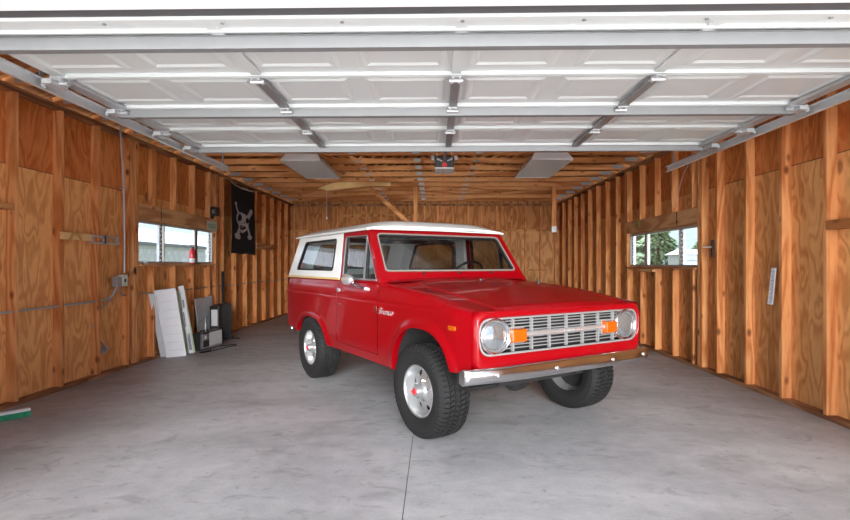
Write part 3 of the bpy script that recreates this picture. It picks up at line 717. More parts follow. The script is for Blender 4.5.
# broom at the left edge
br = empty('push_broom', (-3.58, 4.15, 0), label='white push broom head with green bristles on the floor at the left edge', cat='broom')
A = Vector((-3.70,3.98,0)); B = Vector((-3.445,4.315,0)); dd = (B-A).normalized(); nn = Vector((dd.y,-dd.x,0))
def bq(u, d, z): q = A+dd*u+nn*d; return (q.x, q.y, z)
Ln = (B-A).length
MB().hexa([bq(0,-.03,.045), bq(Ln,-.03,.045), bq(Ln,.03,.045), bq(0,.03,.045)], [bq(0,-.025,.068), bq(Ln,-.025,.068), bq(Ln,.025,.068), bq(0,.025,.068)]).build('broom_head', M['white'], br, world=True, bevel=.006)
g = MB(); random.seed(3)
for i in range(34):
    for j in range(4):
        u = .006+(Ln-.012)*i/33; d = -.024+.016*j; a = random.uniform(-.004,.004)
        g.bar(bq(u, d, .046), bq(u+a, d*1.3, .001), .008, .008, up=(1,0,0))
tag(g.build('bristles', M['greenb'], br, world=True))
MB().tube([bq(.20,.0,.066), bq(.10,-.02,.16), (-3.88+.12,3.66,.8), (-3.78,3.46,1.25)], .013, 10).build('broom_handle', M['white'], br, world=True)

# ------------------------------------------------------------------ right wall things
x_, y_, z_ = onwall(709.5, 248.5, XR-.005)
lt = empty('bolt_bracket', (XR, y_, z_), label='black bracket with protruding bolt on stud right of the right window', cat='bracket')
MB().box(XR-.014, XR, y_-.022, y_+.022, z_-.10, z_+.10).build('back_plate', M['black'], lt, world=True, bevel=.003)
MB().tube([(XR-.014, y_, z_+.015), (XR-.10, y_+.03, z_+.015)], .008, 8).build('bolt', M['galv'], lt, world=True)
tb = (XR+.02, 4.98, .905); tt = (XR+.05, 4.99, 1.255)
th = empty('wall_thermometer', tb, label='tilted white wall thermometer with scale marks on the right wall', cat='thermometer')
g = MB().hexa([(XR-.006,4.985,.90),(XR-.006,5.06,.90),(XR-.001,5.06,.90),(XR-.001,4.985,.90)], [(XR-.006,4.935,1.25),(XR-.006,5.0,1.25),(XR-.001,5.0,1.25),(XR-.001,4.935,1.25)])
g.build('plate', M['white'], th, world=True)
g = MB()
for i in range(22):
    t = .05+i*.04; yy = 4.985-.05*t; zz = .90+.35*t; g.box(XR-.0075, XR-.006, yy+.012, yy+(.035 if i % 3 else .055), zz, zz+.005)
g.build('scale_marks', M['print_grey'], th, world=True)
# wire looping above right window, and a smear on header
tag(MB().tube([(XR-.005,6.62,2.55), (XR-.01,6.75,2.45), (XR-.012,6.9,2.2), (XR-.01,6.98,2.1), (XR-.01,7.0,2.05)], .004, 6).build('loose_wire', M['galv']), 'thin loose wire hanging above the right window header', 'wire')
g = MB().box(XR-.002, XR-.0005, 8.16, 8.22, 1.86, 1.96).box(XR-.002, XR-.0005, 8.2, 8.27, 1.92, 1.99)
g.build('paint_smear', M['yellowg'], wr)

# ------------------------------------------------------------------ the vehicle (local +X forward, +Y its left, origin on the floor under the front axle)
car = empty('vintage_suv', (.566, 4.257, -.0205), radians(-57.2), label='red two-door vintage off-road vehicle with white hardtop and chrome bumper', cat='car')
car.scale = (1.016,)*3
def lerp_tab(T, x):
    if x <= T[0][0]: return T[0][1]
    for (a, b), (c, d) in zip(T, T[1:]):
        if x <= c: return b+(d-b)*(x-a)/(c-a)
    return T[-1][1]
def smooth_tab(T, x, w=.05): return sum(lerp_tab(T, x+w*k) for k in (-1,-.5,0,.5,1))/5
TOP = [(-3.25,1.115), (-2.9,1.128), (-1.5,1.135), (-.6,1.13), (-.2,1.105), (.15,1.07), (.42,1.03), (.56,1.0), (.62,.985)]
ARC = [(-3.25,.56), (-2.74,.50)]
RW, FW = -2.30, .06
def bottom(x):
    """lower edge of the body side, with the two wheel openings cut in"""
    b = lerp_tab([(-3.25,.555), (-2.74,.50), (-1.78,.455), (-.36,.455), (.46,.585), (.62,.60)], x)
    if -2.76 < x < -1.76:
        t = (x+2.26)/.50; b = max(b, .33+.385*max(0, 1-abs(t)**2.6)**(1/2.2))
    if -.37 < x < .50:
        t = (x-.065)/.435; b = max(b, .33+.495*max(0, 1-abs(t)**2.6)**(1/2.2))
    return b
def yside(x, z):
    zt = smooth_tab(TOP, x); y = .828
    if z < .60: y -= .02*((.60-z)/.15)**1.5
    zc = min(.975, zt-.035)
    if z > zc+.012: y -= .030*((z-zc)/(max(.05, zt-zc)))**1.6
    if abs(z-zc) < .006: y -= .0035
    # rear corner tuck
    if x < -3.08: y -= .035*((-3.08-x)/.14)**2
    if x > .50: y -= .02*((x-.50)/.12)**2
    # raised lips round the wheel openings
    for c, hw, zc_, hh in ((-2.26,.50,.33,.385), (.065,.435,.33,.495)):
        t = abs((x-c)/hw); u = max(0,(z-zc_))/hh
        r = (t**2.6+u**2.3)**(1/2.4)
        d = (r-1)
        if -.05 < d < .30: y += .020*math.exp(-(max(0,d-.03)/.075)**2)
    return y
def stations(x0, x1, dense):
    xs = set([x0, x1]); x = x0
    while x < x1: xs.add(round(x, 4)); x += .04
    for c, hw in dense:
        for k in range(33):
            q = c-hw*cos(pi*k/32)
            for e in (0,):
                if x0 < q < x1: xs.add(round(q, 4))
        for q in (c-hw-.002, c+hw+.002, c-hw*.995, c+hw*.995):
            if x0 < q < x1: xs.add(round(q, 4))
    return sorted(xs)
def side_mesh(x0, x1, s, zmin=None, toptype='ledge', inner=.66, dense=()):
    xs = stations(x0, x1, dense); NL = 22
    g = MB()
    cols = []
    for x in xs:
        zt = smooth_tab(TOP, x); zb = max(bottom(x), zmin or 0); zc = min(.975, zt-.035); r = (.045+.025*min(1,max(0,(x-.1)/.4))) if toptype == 'fender' else .022
        zs = [zb+(zc-.012-zb)*(k/NL)**1.15 for k in range(NL+1)]+[zc-.0055, zc, zc+.0055, zc+.013]
        ztop = zt-r
        zs += [zc+.013+(ztop-zc-.013)*k/6 for k in range(1, 7)] if ztop > zc+.014 else [zc+.013+.0005*k for k in range(1, 7)]
        zs[-1] = max(ztop, zs[-2]+.0003)
        col = [(x, s*yside(x, z), z) for z in zs]
        # lip returning inwards at the lower edge
        col = [(x, s*(yside(x, zb)-.05), zb+.004), (x, s*(yside(x, zb)-.008), zb)]+col
        ye = yside(x, ztop); zl = zs[-1]
        for k in range(1, 7):
            t = k/6*pi/2; col.append((x, s*(ye-r*1.2*(1-cos(t))), zl+(zt-zl)*sin(t)))
        col.append((x, s*(ye-r*1.2-.02), zt+.001)); col.append((x, s*inner, zt+(.004 if toptype == 'fender' else 0)))
        if toptype == 'fender': col.append((x, s*(inner-.004), zt-.03))
        cols.append(col)
    n = len(cols[0]); g.add([p for c in cols for p in c], [(i*n+j, (i+1)*n+j, (i+1)*n+j+1, i*n+j+1) for i in range(len(cols)-1) for j in range(n-1)])
    return g
for s in (-1, 1):
    side_mesh(-.618, .585, s, None, 'fender', .635, [(.065,.435)]).build('fender', M['red'], car, smooth=50)
    d = side_mesh(-1.518, -.626, s, .535, 'ledge', .74)
    door_o = d.build('car_door', M['red'], car, smooth=50)
    # rocker under the door
    g = MB(); g.grid(lambda i, j: [(-1.60+.98*i/8, s*[.76,.806,.812,.822,.80][j], [.46,.456,.48,.529,.531][j])][0], 9, 5); g.build('rocker_panel', M['red'], car, smooth=40)
    side_mesh(-3.225, -1.526, s, None, 'ledge', .70, [(-2.26,.50)]).build('quarter_panel', M['red'], car, smooth=50)
    # dark jamb behind the door gaps
    MB().box(-1.56, -1.49, *sorted((s*.70, s*.80)), .5, 1.1).box(-.66, -.59, *sorted((s*.70, s*.80)), .5, 1.08).each('door_jamb', M['dark'], car)
    # handle
    g = MB().box(-1.475, -1.405, *sorted((s*.826, s*.850)), 1.028, 1.046).box(-1.485, -1.46, *sorted((s*.80, s*.840)), 1.018, 1.056); g.build('door_handle', M['steel'], door_o, bevel=.005)
    MB().lathe([(0,0),(0,.011),(.004,.011),(.006,0)], (-1.44, s*.828, .90), 'y', 12, sgn=s).build('door_lock', M['chrome'], door_o)
    # window frame, glass, vent window
    ys = lambda z: .795-(z-1.13)*.095
    fn = lambda a, b, d: (a, s*(ys(b)-d), b)
    out = rquad([(-1.508,1.128), (-.655,1.128), (-.955,1.592), (-1.508,1.602)], [.004,.004,.015,.02], 4)
    inn = rquad([(-1.452,1.150), (-.700,1.150), (-.965,1.548), (-1.452,1.556)], [.004,.01,.015,.03], 4)
    MB().ring(out, inn, fn, -.004, .035).build('window_frame', M['red'], door_o, smooth=40)
    in2 = rquad([(-1.437,1.158), (-.718,1.158), (-.970,1.540), (-1.437,1.547)], [.004,.01,.015,.03], 4)
    MB().ring(inn, in2, fn, -.006, .03).build('window_trim', M['trimc'], door_o, smooth=40)
    MB().prism(in2, fn, .012, .016).build('window_glass', M['carglass'], door_o)
    MB().prism([(-.968,1.155), (-.945,1.155), (-.952,1.54), (-.972,1.54)], fn, -.008, .03).build('vent_window_bar', M['trimc'], door_o)
    MB().prism([(-.943,1.158), (-.925,1.158), (-.940,1.54), (-.952,1.54)], fn, -.002, .03).build('vent_window_seal', M['rubber'], door_o)
    MB().prism([(-1.452,1.152), (-1.425,1.152), (-1.425,1.55), (-1.452,1.55)], fn, .001, .03).build('rear_channel', M['rubber'], door_o)
    MB().prism([(-1.45,1.144), (-.70,1.144), (-.70,1.154), (-1.45,1.154)], fn, -.012, .03).build('window_sill_trim', M['trimc'], door_o)

# mirror on the visible door
mr = MB().lathe([(-.085,.006),(-.08,.02),(-.05,.036),(-.01,.048),(.04,.053),(.05,.050),(.046,.042),(.04,0)], (-.99, -.93, 1.150), 'x', 20, sgn=-1).build('door_mirror', M['alu2'], car, smooth=50)
MB().tube([(-.97,-.90,1.12), (-.93,-.88,1.095), (-.87,-.84,1.075)], .009, 8).box(-.885,-.855,-.838,-.815,1.062,1.084).build('mirror_arm', M['chrome'], mr)

# front panel: red surround of the grille with rounded corners
fo = [(-.805,.60),(.805,.60),(.815,.985),(-.815,.985)]; R_ = [.06,.06,.07,.07]
def loop(dx, dz, r): return rquad([(-.812+dx,.60+dz),(.812-dx,.60+dz),(.818-dx,.995-dz),(-.818+dx,.995-dz)], r, 8)
gi = rquad([(-.782,.690),(.782,.690),(.790,.948),(-.790,.948)], .10, 8)
gi2 = rquad([(-.774,.698),(.774,.698),(.782,.940),(-.782,.940)], .095, 8)
def toX(lp, x, bul=.014): return [(x-bul*(abs(a)/.8)**2.2, a, b) for a, b in lp]
rings = [toX(loop(-.004,.004,.09), .53), toX(loop(0,.002,.09), .575), toX(loop(.006,.006,.09), .607), toX(loop(.016,.012,.09), .628), toX(loop(.028,.020,.095), .636), toX(gi, .634), toX(gi2, .626), toX(gi2, .585)]
g = MB(); n = len(gi); vs = [p for r in rings for p in r]
g.add(vs, [(i*n+k, i*n+(k+1) % n, (i+1)*n+(k+1) % n, (i+1)*n+k) for i in range(len(rings)-1) for k in range(n)])
g.build('front_panel', M['red'], car, smooth=50)
# lower apron
MB().grid(lambda i, j: (.56+.05*sin(j/4*pi/2)-.03, -.78+1.56*i/10, .565+.045*j/4), 11, 5).build('front_apron', M['red'], car, smooth=50)

# hood
def hood(x, y):
    zt = smooth_tab(TOP, x); u = abs(y)/.628
    z = zt+.004+.032*(1-u**2.4)*(1-.55*max(0,(x-.1)/.5))
    if x > .56: z -= .024*((x-.56)/.08)**2
    return z
xs = [-.515+i*(.56+.515)/26 for i in range(27)]+[.575,.59,.603,.615,.624,.631,.636]
g = MB()
def hp(i, j):
    x = xs[i]; y = -.628+1.256*j/36; c = (1-(abs(y)/.628)**8)
    xx = x if x < .4 else x-(.02*(abs(y)/.628)**3)
    return (xx, y, hood(x, y))
g.grid(hp, len(xs), 37)
hd = g.build('hood', M['red'], car, smooth=50, solid=.012)
MB().tube([(-.3,.0,hood(-.3,0)), (-.3,.0,hood(-.3,0)+.012)], .02, 12).build('washer_nozzle', M['black'], hd)
MB().lathe([(0,.018),(.012,.018),(.02,.008),(.045,.006),(.05,0)], (-.22,.60,hood(-.22,.6)-.002), 'z', 12).build('hood_bumper', M['black'], hd)
# cowl with vent slots
g = MB().grid(lambda i, j: (-.52-.13*i/4, -.76+1.52*j/20, 1.132+.022*(1-(abs(-1+j/10))**2.4)+.004*i), 5, 21)
cw = g.build('cowl', M['red'], car, smooth=50)
g = MB()
for sy in (-1, 1):
    for k in range(12):
        y = sy*(.20+.028*k); z = 1.158-.022*(abs(y)/.76)**2.4; g.box(-.605, -.555, y-.008, y+.008, z-.004, z+.0012)
g.each('cowl_slot', M['dark'], cw)

# windshield frame
wn_ = Vector((.48,0,.35)).normalized()      # outward normal of the leaning frame
def ws(a, b, d):     # a across, b 0..1 up the slope, d depth inwards
    x = -.612-.345*b; z = 1.145+.470*b
    return (x-wn_.x*d, a*(1-.0*b), z-wn_.z*d)
wo = rquad([(-.805,-.02),(.805,-.02),(.752,1.0),(-.752,1.0)], [.01,.01,.05/1,.05], 6)
def sq(lp): return lp
wi = rquad([(-.728,.165),(.728,.165),(.690,.895),(-.690,.895)], .055, 6)
wi2 = rquad([(-.716,.188),(.716,.188),(.680,.875),(-.680,.875)], .05, 6)
wi3 = rquad([(-.706,.205),(.706,.205),(.671,.860),(-.671,.860)], .045, 6)
wf_ = MB().ring(wo, wi, ws, 0, .05).build('windshield_frame', M['red'], car, smooth=40, bevel=.006)
MB().ring(wi, wi2, ws, -.004, .04).build('windshield_gasket', M['beige'], wf_, smooth=40)
MB().ring(wi2, wi3, ws, .004, .04).build('inner_seal', M['rubber'], wf_, smooth=40)
MB().prism(wi3, ws, .018, .023).build('windshield_glass', M['windshield'], wf_)
g = MB()
for y in (-.36, .02, .40): g.tube([ws(y, .12, 0), ws(y, .12, -.02)], .010, 8)
g.each('wiper_pivot', M['black'], wf_)
# base fairing between cowl and frame ends
for s in (-1, 1):
    MB().prism([(-.55,1.10),(-.64,1.10),(-.64,1.150),(-.60,1.145)], lambda a, b, d: (a, d, b), *sorted((s*.735, s*.80))).build('frame_base', M['red'], wf_, bevel=.01)

# hardtop sides
ht_y = lambda z: .800-(z-1.13)*.11
for s in (-1, 1):
    fn = lambda a, b, d: (a, s*(ht_y(b)-d), b)
    o_ = rquad([(-3.185,1.15),(-1.52,1.15),(-1.52,1.62),(-2.86,1.62)], [.01,.004,.004,.03], 6)
    i_ = rquad([(-2.88,1.218),(-1.715,1.218),(-1.685,1.545),(-2.640,1.545)], [.05,.045,.045,.05], 6)
    i2 = rquad([(-2.855,1.234),(-1.735,1.234),(-1.706,1.528),(-2.625,1.528)], [.045,.04,.04,.045], 6)
    hs = MB().ring(o_, i_, fn, 0, .035).build('hardtop_side', M['cream'], car, smooth=40, bevel=.004)
    MB().ring(i_, i2, fn, -.004, .03).build('window_seal', M['rubber'], hs, smooth=40)
    MB().prism(i2, fn, .012, .017).build('side_glass', M['carglass'], hs)
    # inner lining
    fl_ = lambda a, b, d: (a, s*(ht_y(b)-.036-d), b)
    MB().ring(rquad([(-3.15,1.15),(-1.54,1.15),(-1.54,1.60),(-2.84,1.60)], [.01,.004,.004,.03], 6), i_, fl_, 0, .012).build('side_lining', M['liner'], hs)
    MB().prism([(-3.21,1.128),(-1.53,1.132),(-1.53,1.152),(-3.195,1.150)], fn, -.006, .03).build('belt_moulding', M['tan'], hs, bevel=.003)
# rear of the hardtop and tailgate
def rr(a, b, d): x = -3.195+.345*b; z = 1.14+.48*b; return (x+.04*0+d*.8, a, z-d*.3)
ro = rquad([(-.785,0),(.785,0),(.735,1.0),(-.735,1.0)], [.02,.02,.05,.05], 6)
ri = rquad([(-.52,.20),(.52,.20),(.49,.84),(-.49,.84)], .06, 6)
ri2 = rquad([(-.50,.22),(.50,.22),(.47,.82),(-.47,.82)], .05, 6)
rg = MB().ring(ro, ri, rr, 0, .03).build('hardtop_rear', M['cream'], car, smooth=40)
MB().ring(ri, ri2, rr, -.003, .035).build('window_seal', M['rubber'], rg)
MB().prism(ri2, rr, .01, .015).build('rear_glass', M['carglass'], rg)
MB().ring(rquad([(-.75,.03),(.75,.03),(.71,.97),(-.71,.97)], .02, 6), ri, rr, .032, .042).build('rear_lining', M['liner'], rg)
tg = MB().box(-3.235, -3.20, -.765, .765, .56, 1.125).build('tailgate', M['red'], car, bevel=.012)
for s in (-1, 1):
    MB().box(-3.262, -3.215, *sorted((s*.70, s*.80)), .84, .98).build('tail_light', M['amber'], car, bevel=.008)
MB().box(-3.38, -3.32, -.72, .72, .44, .54).build('rear_bumper', M['chrome'], car, bevel=.015)
MB().box(-3.32, -3.1, -.60, -.50, .46, .52).box(-3.32, -3.1, .50, .60, .46, .52).each('bumper_bracket', M['dark'], car)
# roof
X0, X1 = -2.955, -.905
def roof(u, v, top):
    """u along 0..1, v across -1..1"""
    x = X0+(X1-X0)*u; w = .775+.012*sin(pi*u)
    if u < .02: w -= .02
    e = abs(v); y = v*w
    fr = max(0, (u-.86)/.14); re = max(0, (.16-u)/.16)
    z = 1.612+.090*(1-e**5)*(1-.72*fr**3)*(1-.62*re**1.5)
    x += -.02*e**4*(1 if u > .5 else -1)
    z += .010*u*0
    return (x, y, z if top else z-.030*(1-.3*e))
NU, NV = 40, 34
vv = lambda j: math.sin((-1+2*j/NV)*pi/2)
g = MB(); g.grid(lambda i, j: roof(i/NU, vv(j), True), NU+1, NV+1)
bd = [(i, 0) for i in range(NU)]+[(NU, j) for j in range(NV)]+[(i, NV) for i in range(NU, 0, -1)]+[(0, j) for j in range(NV, 0, -1)]
def rim(i, j, k):
    p = Vector(roof(i/NU, vv(j), True)); c = Vector((-1.9, 0, p.z)); return (p.x, p.y, p.z-.022*k)
nb = len(bd); g.add([rim(i, j, k) for k in (0, 1) for i, j in bd], [(q, (q+1) % nb, nb+(q+1) % nb, nb+q) for q in range(nb)])
rf = g.build('hardtop_roof', M['cream'], car, smooth=60)
g = MB(); g.grid(lambda i, j: (lambda p: (p[0]*.985-.025, p[1]*.97, p[2]-.024))(roof(i/20, -1+2*j/16, True)), 21, 17); g.build('headliner', M['liner'], rf, smooth=60)
g = MB()
for s in (-1, 1):
    g.tube([(-2.95, s*.775, 1.600), (-2.2, s*.786, 1.600), (-1.5, s*.786, 1.600), (-.92, s*.775, 1.598)], .009, 6)
g.tube([(-.905, -.765, 1.600), (-.898, 0, 1.606), (-.905, .765, 1.600)], .006, 6)
g.build('drip_rail', M['cream'], rf, smooth=60)

# grille
gr = MB()
fnx = lambda a, b, d: (d-.014*(abs(a)/.8)**2.2, a, b)
gr.ring(gi2, rquad([(-.760,.710),(.760,.710),(.767,.928),(-.767,.928)], .085, 8), fnx, .598, .622)
grille = gr.build('grille_shell', M['silver'], car, smooth=40)
MB().prism(rquad([(-.75,.702),(.75,.702),(.755,.935),(-.755,.935)], .09, 8), fnx, .545, .55).build('grille_backing', M['dark'], grille)
g = MB()
zs = [.735,.757,.779,.801,.849,.871,.893,.913]
for z in zs: g.tube([(.604-.014*(abs(y)/.8)**2.2, y, z) for y in [-.58+.116*k for k in range(11)]], .0040, 6)
g.each('horizontal_bar', M['silver'], grille)
g = MB()
for k in range(-3, 4):
    y = k*.165; g.box(.592, .614, y-.007, y+.007, .714, .925)
g.each('vertical_bar', M['silver'], grille)
# end plates round the lamps
for s in (-1, 1):
    g = MB(); pts = rquad([(s*.745,.708),(s*.50,.708),(s*.50,.930),(s*.748,.930)], [.085,.03,.03,.085], 8)
    g.prism([(a, b) for a, b in pts], fnx, .575, .590)
    hl = MB()
    c = (.588, s*(.632 if s > 0 else .645), .823)
    g2 = MB().lathe([(-.02,.104),(.012,.110),(.030,.106),(.036,.099),(.032,.092),(.016,.089),(.012,.0885)], c, 'x', 48); g2.build('headlight_bezel', M['chrome'], car, smooth=50)
    bz = bpy.context.scene.collection.objects[-1] if False else None
    h_ = MB().lathe([(-.02,.10),(-.02,.0)], c, 'x', 40).lathe([(.012,.0885),(-.005,.070),(-.03,.04),(-.04,.0)], c, 'x', 40).build('headlight', M['flect'], car, smooth=50)
    MB().lathe([(.013,.089),(.018,.086),(.030,.06),(.036,.03),(.038,0)], c, 'x', 40).build('lens', M['lensg'] if 'lensg' in M else M['winglass'], h_, smooth=60)
    MB().lathe([(.014,.0915),(.022,.0915),(.022,.086),(.014,.086)], c, 'x', 40).build('rubber_ring', M['steel'], h_)
    MB().lathe([(-.03,.0),(-.03,.02),(.0,.022),(.008,.012),(.010,0)], c, 'x', 16).build('bulb_shield', M['chrome'], h_, smooth=50)
    tr = MB().hexa([(.605,s*.408,.772),(.605,s*.540,.772),(.605,s*.540,.866),(.605,s*.408,.866)], [(.655,s*.414,.778),(.650,s*.530,.778),(.650,s*.530,.860),(.655,s*.414,.860)]).build('turn_signal', M['amber'], car, bevel=.006)
    MB().box(.59,.608,*sorted((s*.40,s*.547)),.765,.873).build('signal_base', M['silver'], tr)
# the centre bar with its raised letters
g = MB().prism([(-.008,-.020),(.014,-.016),(.022,-.004),(.022,.004),(.014,.016),(-.008,.020)], lambda a, b, d: (.612+a, d, .822+b), -.41, .41)
cb = g.build('grille_bar', M['alu2'], grille, bevel=.002)
vs, fs = text_mesh('F O R D', .030, .002)
MB().add([(.635+z, x, .8222+y) for x, y, z in vs], fs).build('lettering', M['steel'], cb)

# front bumper
def bpx(y): return .700-.050*(abs(y)/.9)**3
g = MB(); prof = [(-.055,.036),(-.022,.050),(-.010,.0495),(-.001,.042),(.005,.028),(.007,.012),(.007,-.018),(.003,-.034),(-.006,-.046),(-.018,-.050),(-.055,-.036)]
N_ = 40
def bfn(i, j):
    y = -.895+1.79*i/N_; a, b = prof[j]; e = max(0, (abs(y)-.86)/.035); return (bpx(y)+a, y, .582+b*1.02)
g.grid(bfn, N_+1, len(prof)); fb = g.build('front_bumper', M['chrome'], car, smooth=50, solid=.006)
g = MB()
for s in (-1, 1):
    x = bpx(.895); pr = [(x+a, .582+b*1.02) for a, b in prof]+[(x-.15,.617),(x-.16,.547)]
    pr = [(x-.055,.617)]+[(x+a, .582+b*1.02) for a, b in prof[1:-1]]+[(x-.055,.547)]
    g.prism(pr, lambda a, b, d: (a, d, b), s*.893, s*.899)
g.each('bumper_end', M['chrome'], fb, bevel=.002)
g = MB()
for y in (-.66, -.16, .42, .82): g.lathe([(0,.013),(.006,.013),(.010,.006),(.011,0)], (bpx(y)+.008, y, .582), 'x', 12)
g.each('bumper_bolt', M['alu'], fb)
MB().box(.40,.66,-.42,-.34,.54,.62).box(.40,.66,.34,.42,.54,.62).each('bumper_bracket', M['dark'], car)

# side marker, script and badge on the fender
for s in (-1, 1):
    MB().prism(rquad([(.425,.853),(.505,.853),(.505,.885),(.425,.885)], .012, 4), lambda a, b, d: (a, s*(yside(a, b)+d), b), -.002, .010).build('side_marker', M['amber'], car, bevel=.003)
    vs, fs = text_mesh('Bronco', .082, .003, .4, -.0020)
    MB().add([(-.475+x if s < 0 else -.475-x, s*(yside(-.455, .91)+.004+z), .900+y) for x, y, z in vs], fs).build('script_badge', M['alu2'], car)
    g = MB(); q = -.655
    g.prism([(q-.012,.935),(q+.012,.935),(q+.008,.895),(q+.016,.885),(q,.875),(q-.016,.885),(q-.008,.895)], lambda a, b, d: (a, s*(yside(a, b)+d), b), 0, .005)
    g.build('emblem', M['chrome'], car)

# the nose sits a touch further forward than the flanks
def nose(o, dx=.045, dy=.02):
    for v in o.data.vertices:
        t = min(1, max(0, (v.co.x-.44)/.14)); t = t*t*(3-2*t)
        v.co.x += dx*t; v.co.y += dy*t
    for c in o.children: nose(c, dx, dy)
for o in list(car.children):
    n_ = o.name.split('.')[0]
    if n_ in ('fender', 'hood', 'front_panel', 'front_apron', 'grille_shell', 'headlight_bezel', 'headlight', 'turn_signal'): nose(o)
    if n_ == 'front_bumper': nose(o, .015, .018)
    if n_ == 'turn_signal' and o.data.vertices[0].co.y > 0:
        for q in [o]+list(o.children):
            for v in q.data.vertices: v.co.y -= .035
    if n_ in ('headlight_bezel', 'headlight'):
        def widen(q):
            c_ = (.652 if sum(v.co.y for v in q.data.vertices) > 0 else -.625)
            for v in q.data.vertices: v.co.y = c_+(v.co.y-c_)*1.17; v.co.z = .823+(v.co.z-.823)*1.08
            for w_ in q.children: widen(w_)
        widen(o)

# interior
MB().box(-3.15, -.62, -.72, .72, .50, .54).build('interior_floor', M['seat'], car)
g = MB().prism([(-.66,.60),(-.66,1.155),(-.78,1.165),(-.90,1.13),(-.92,1.02),(-.84,.95),(-.84,.60)], lambda a, b, d: (a, d, b), -.70, .70); g.build('dashboard', M['seat'], car, bevel=.01)
MB().box(-.80,-.70,-.58,-.30,1.166,1.19).build('paper_tray', M['greypan'], car, bevel=.01)
def seat(y0, y1, x, n):
    g = MB().box(x-.25, x+.25, y0, y1, .72, .84); st = g.build(n, M['seat'], car, bevel=.04)
    MB().hexa([(x-.25,y0,.82),(x-.14,y0,.82),(x-.14,y1,.82),(x-.25,y1,.82)], [(x-.36,y0,1.16),(x-.28,y0,1.16),(x-.28,y1,1.16),(x-.36,y1,1.16)]).build('seat_back', M['seat'], st, bevel=.03)
seat(.08, .62, -1.35, 'driver_seat'); seat(-.62, -.08, -1.35, 'passenger_seat'); seat(-.55, .55, -2.35, 'rear_seat')
for s in (-1, 1): MB().box(-3.15, -1.55, *sorted((s*.70, s*.715)), .54, 1.12).build('inner_side_panel', M['liner'], car)
MB().box(-3.19, -3.17, -.70, .70, .54, 1.12).build('inner_tailgate', M['liner'], car)
# steering wheel
sc = Vector((-1.06,.40,1.16)); ax_ = Vector((-.80,0,.60)).normalized(); u_ = Vector((0,1,0)); v_ = ax_.cross(u_)
sw = MB().tube([sc+u_*cos(2*pi*k/28)*.19+v_*sin(2*pi*k/28)*.19 for k in range(28)], .013, 8, closed=True).build('steering_wheel', M['black'], car, smooth=60)
g = MB().tube([sc, sc-ax_*.28], .025, 10).tube([sc-ax_*.03, sc+ax_*.02], .04, 12)
for t in (0, pi, pi*1.5): g.tube([sc, sc+u_*cos(t)*.185+v_*sin(t)*.185], .009, 6)
g.build('column_and_spokes', M['black'], sw)
mr2 = MB().box(-.985,-.965,-.115,.115,1.475,1.53).build('rear_view_mirror', M['black'], car, bevel=.012)
MB().tube([(-.965,0,1.525),(-.93,0,1.575)], .007, 6).build('mirror_stem', M['galv'], mr2)
for s in (-1, 1): MB().box(-1.12,-1.00,*sorted((s*.07,s*.50)),1.565,1.578).build('sun_visor', M['black' if s > 0 else 'liner'], car, bevel=.005)
# roll-over hoop behind the front seats
MB().tube([(-1.68,-.68,.55),(-1.68,-.68,1.45),(-1.68,-.62,1.53),(-1.68,.62,1.53),(-1.68,.68,1.45),(-1.68,.68,.55)], .022, 10).build('roll_bar', M['seat'], car, smooth=50)

# underbody
g = MB().box(-3.05, .45, -.42, -.34, .44, .54).box(-3.05, .45, .34, .42, .44, .54).box(-3.1, -.55, -.70, .70, .50, .515).box(-.7,.4,-.32,.32,.42,.80)
g.build('chassis', M['dark'], car)
g = MB().tube([(0,-.66,.372),(0,.66,.372)], .04, 10).lathe([(-.11,.02),(-.08,.10),(0,.13),(.08,.10),(.11,.02)], (0,.12,.372), 'x', 16)
g.tube([(.18,-.62,.37),(.18,.62,.37)], .016, 8); g.build('front_axle', M['dark'], car, smooth=50)
g = MB().tube([(-2.337,-.66,.372),(-2.337,.66,.372)], .045, 10).lathe([(-.12,.02),(-.08,.11),(0,.14),(.08,.11),(.12,.02)], (-2.337,0,.372), 'x', 16); g.build('rear_axle', M['dark'], car, smooth=50)
for s in (-1, 1):
    MB().tube([(.0,s*.50,.40),(-.06,s*.47,.80)], .028, 8).build('shock_absorber', M['steel'], car)
    # inner wheel housings
    for xc, rr_, hh_ in ((.065,.43,.335), (-2.26,.49,.225)):
        g = MB(); g.grid(lambda i, j: (xc-rr_*cos(pi*i/16), s*[.81,.50][j], .50+hh_*sin(pi*i/16)), 17, 2)
        zt_ = .40
        g.add([(xc-rr_*cos(pi*i/16), s*.50, .50+hh_*sin(pi*i/16)) for i in range(17)], [tuple(range(17))])
        g.build('wheel_housing', M['dark'], car)
MB().box(.40,.56,-.5,.5,.56,.62).build('radiator_support', M['dark'], car)
MB().tube([(-2.2,-.3,.42),(-2.9,-.55,.44),(-3.30,-.60,.44)], .025, 10).build('exhaust_pipe', M['steel'], car, smooth=50)

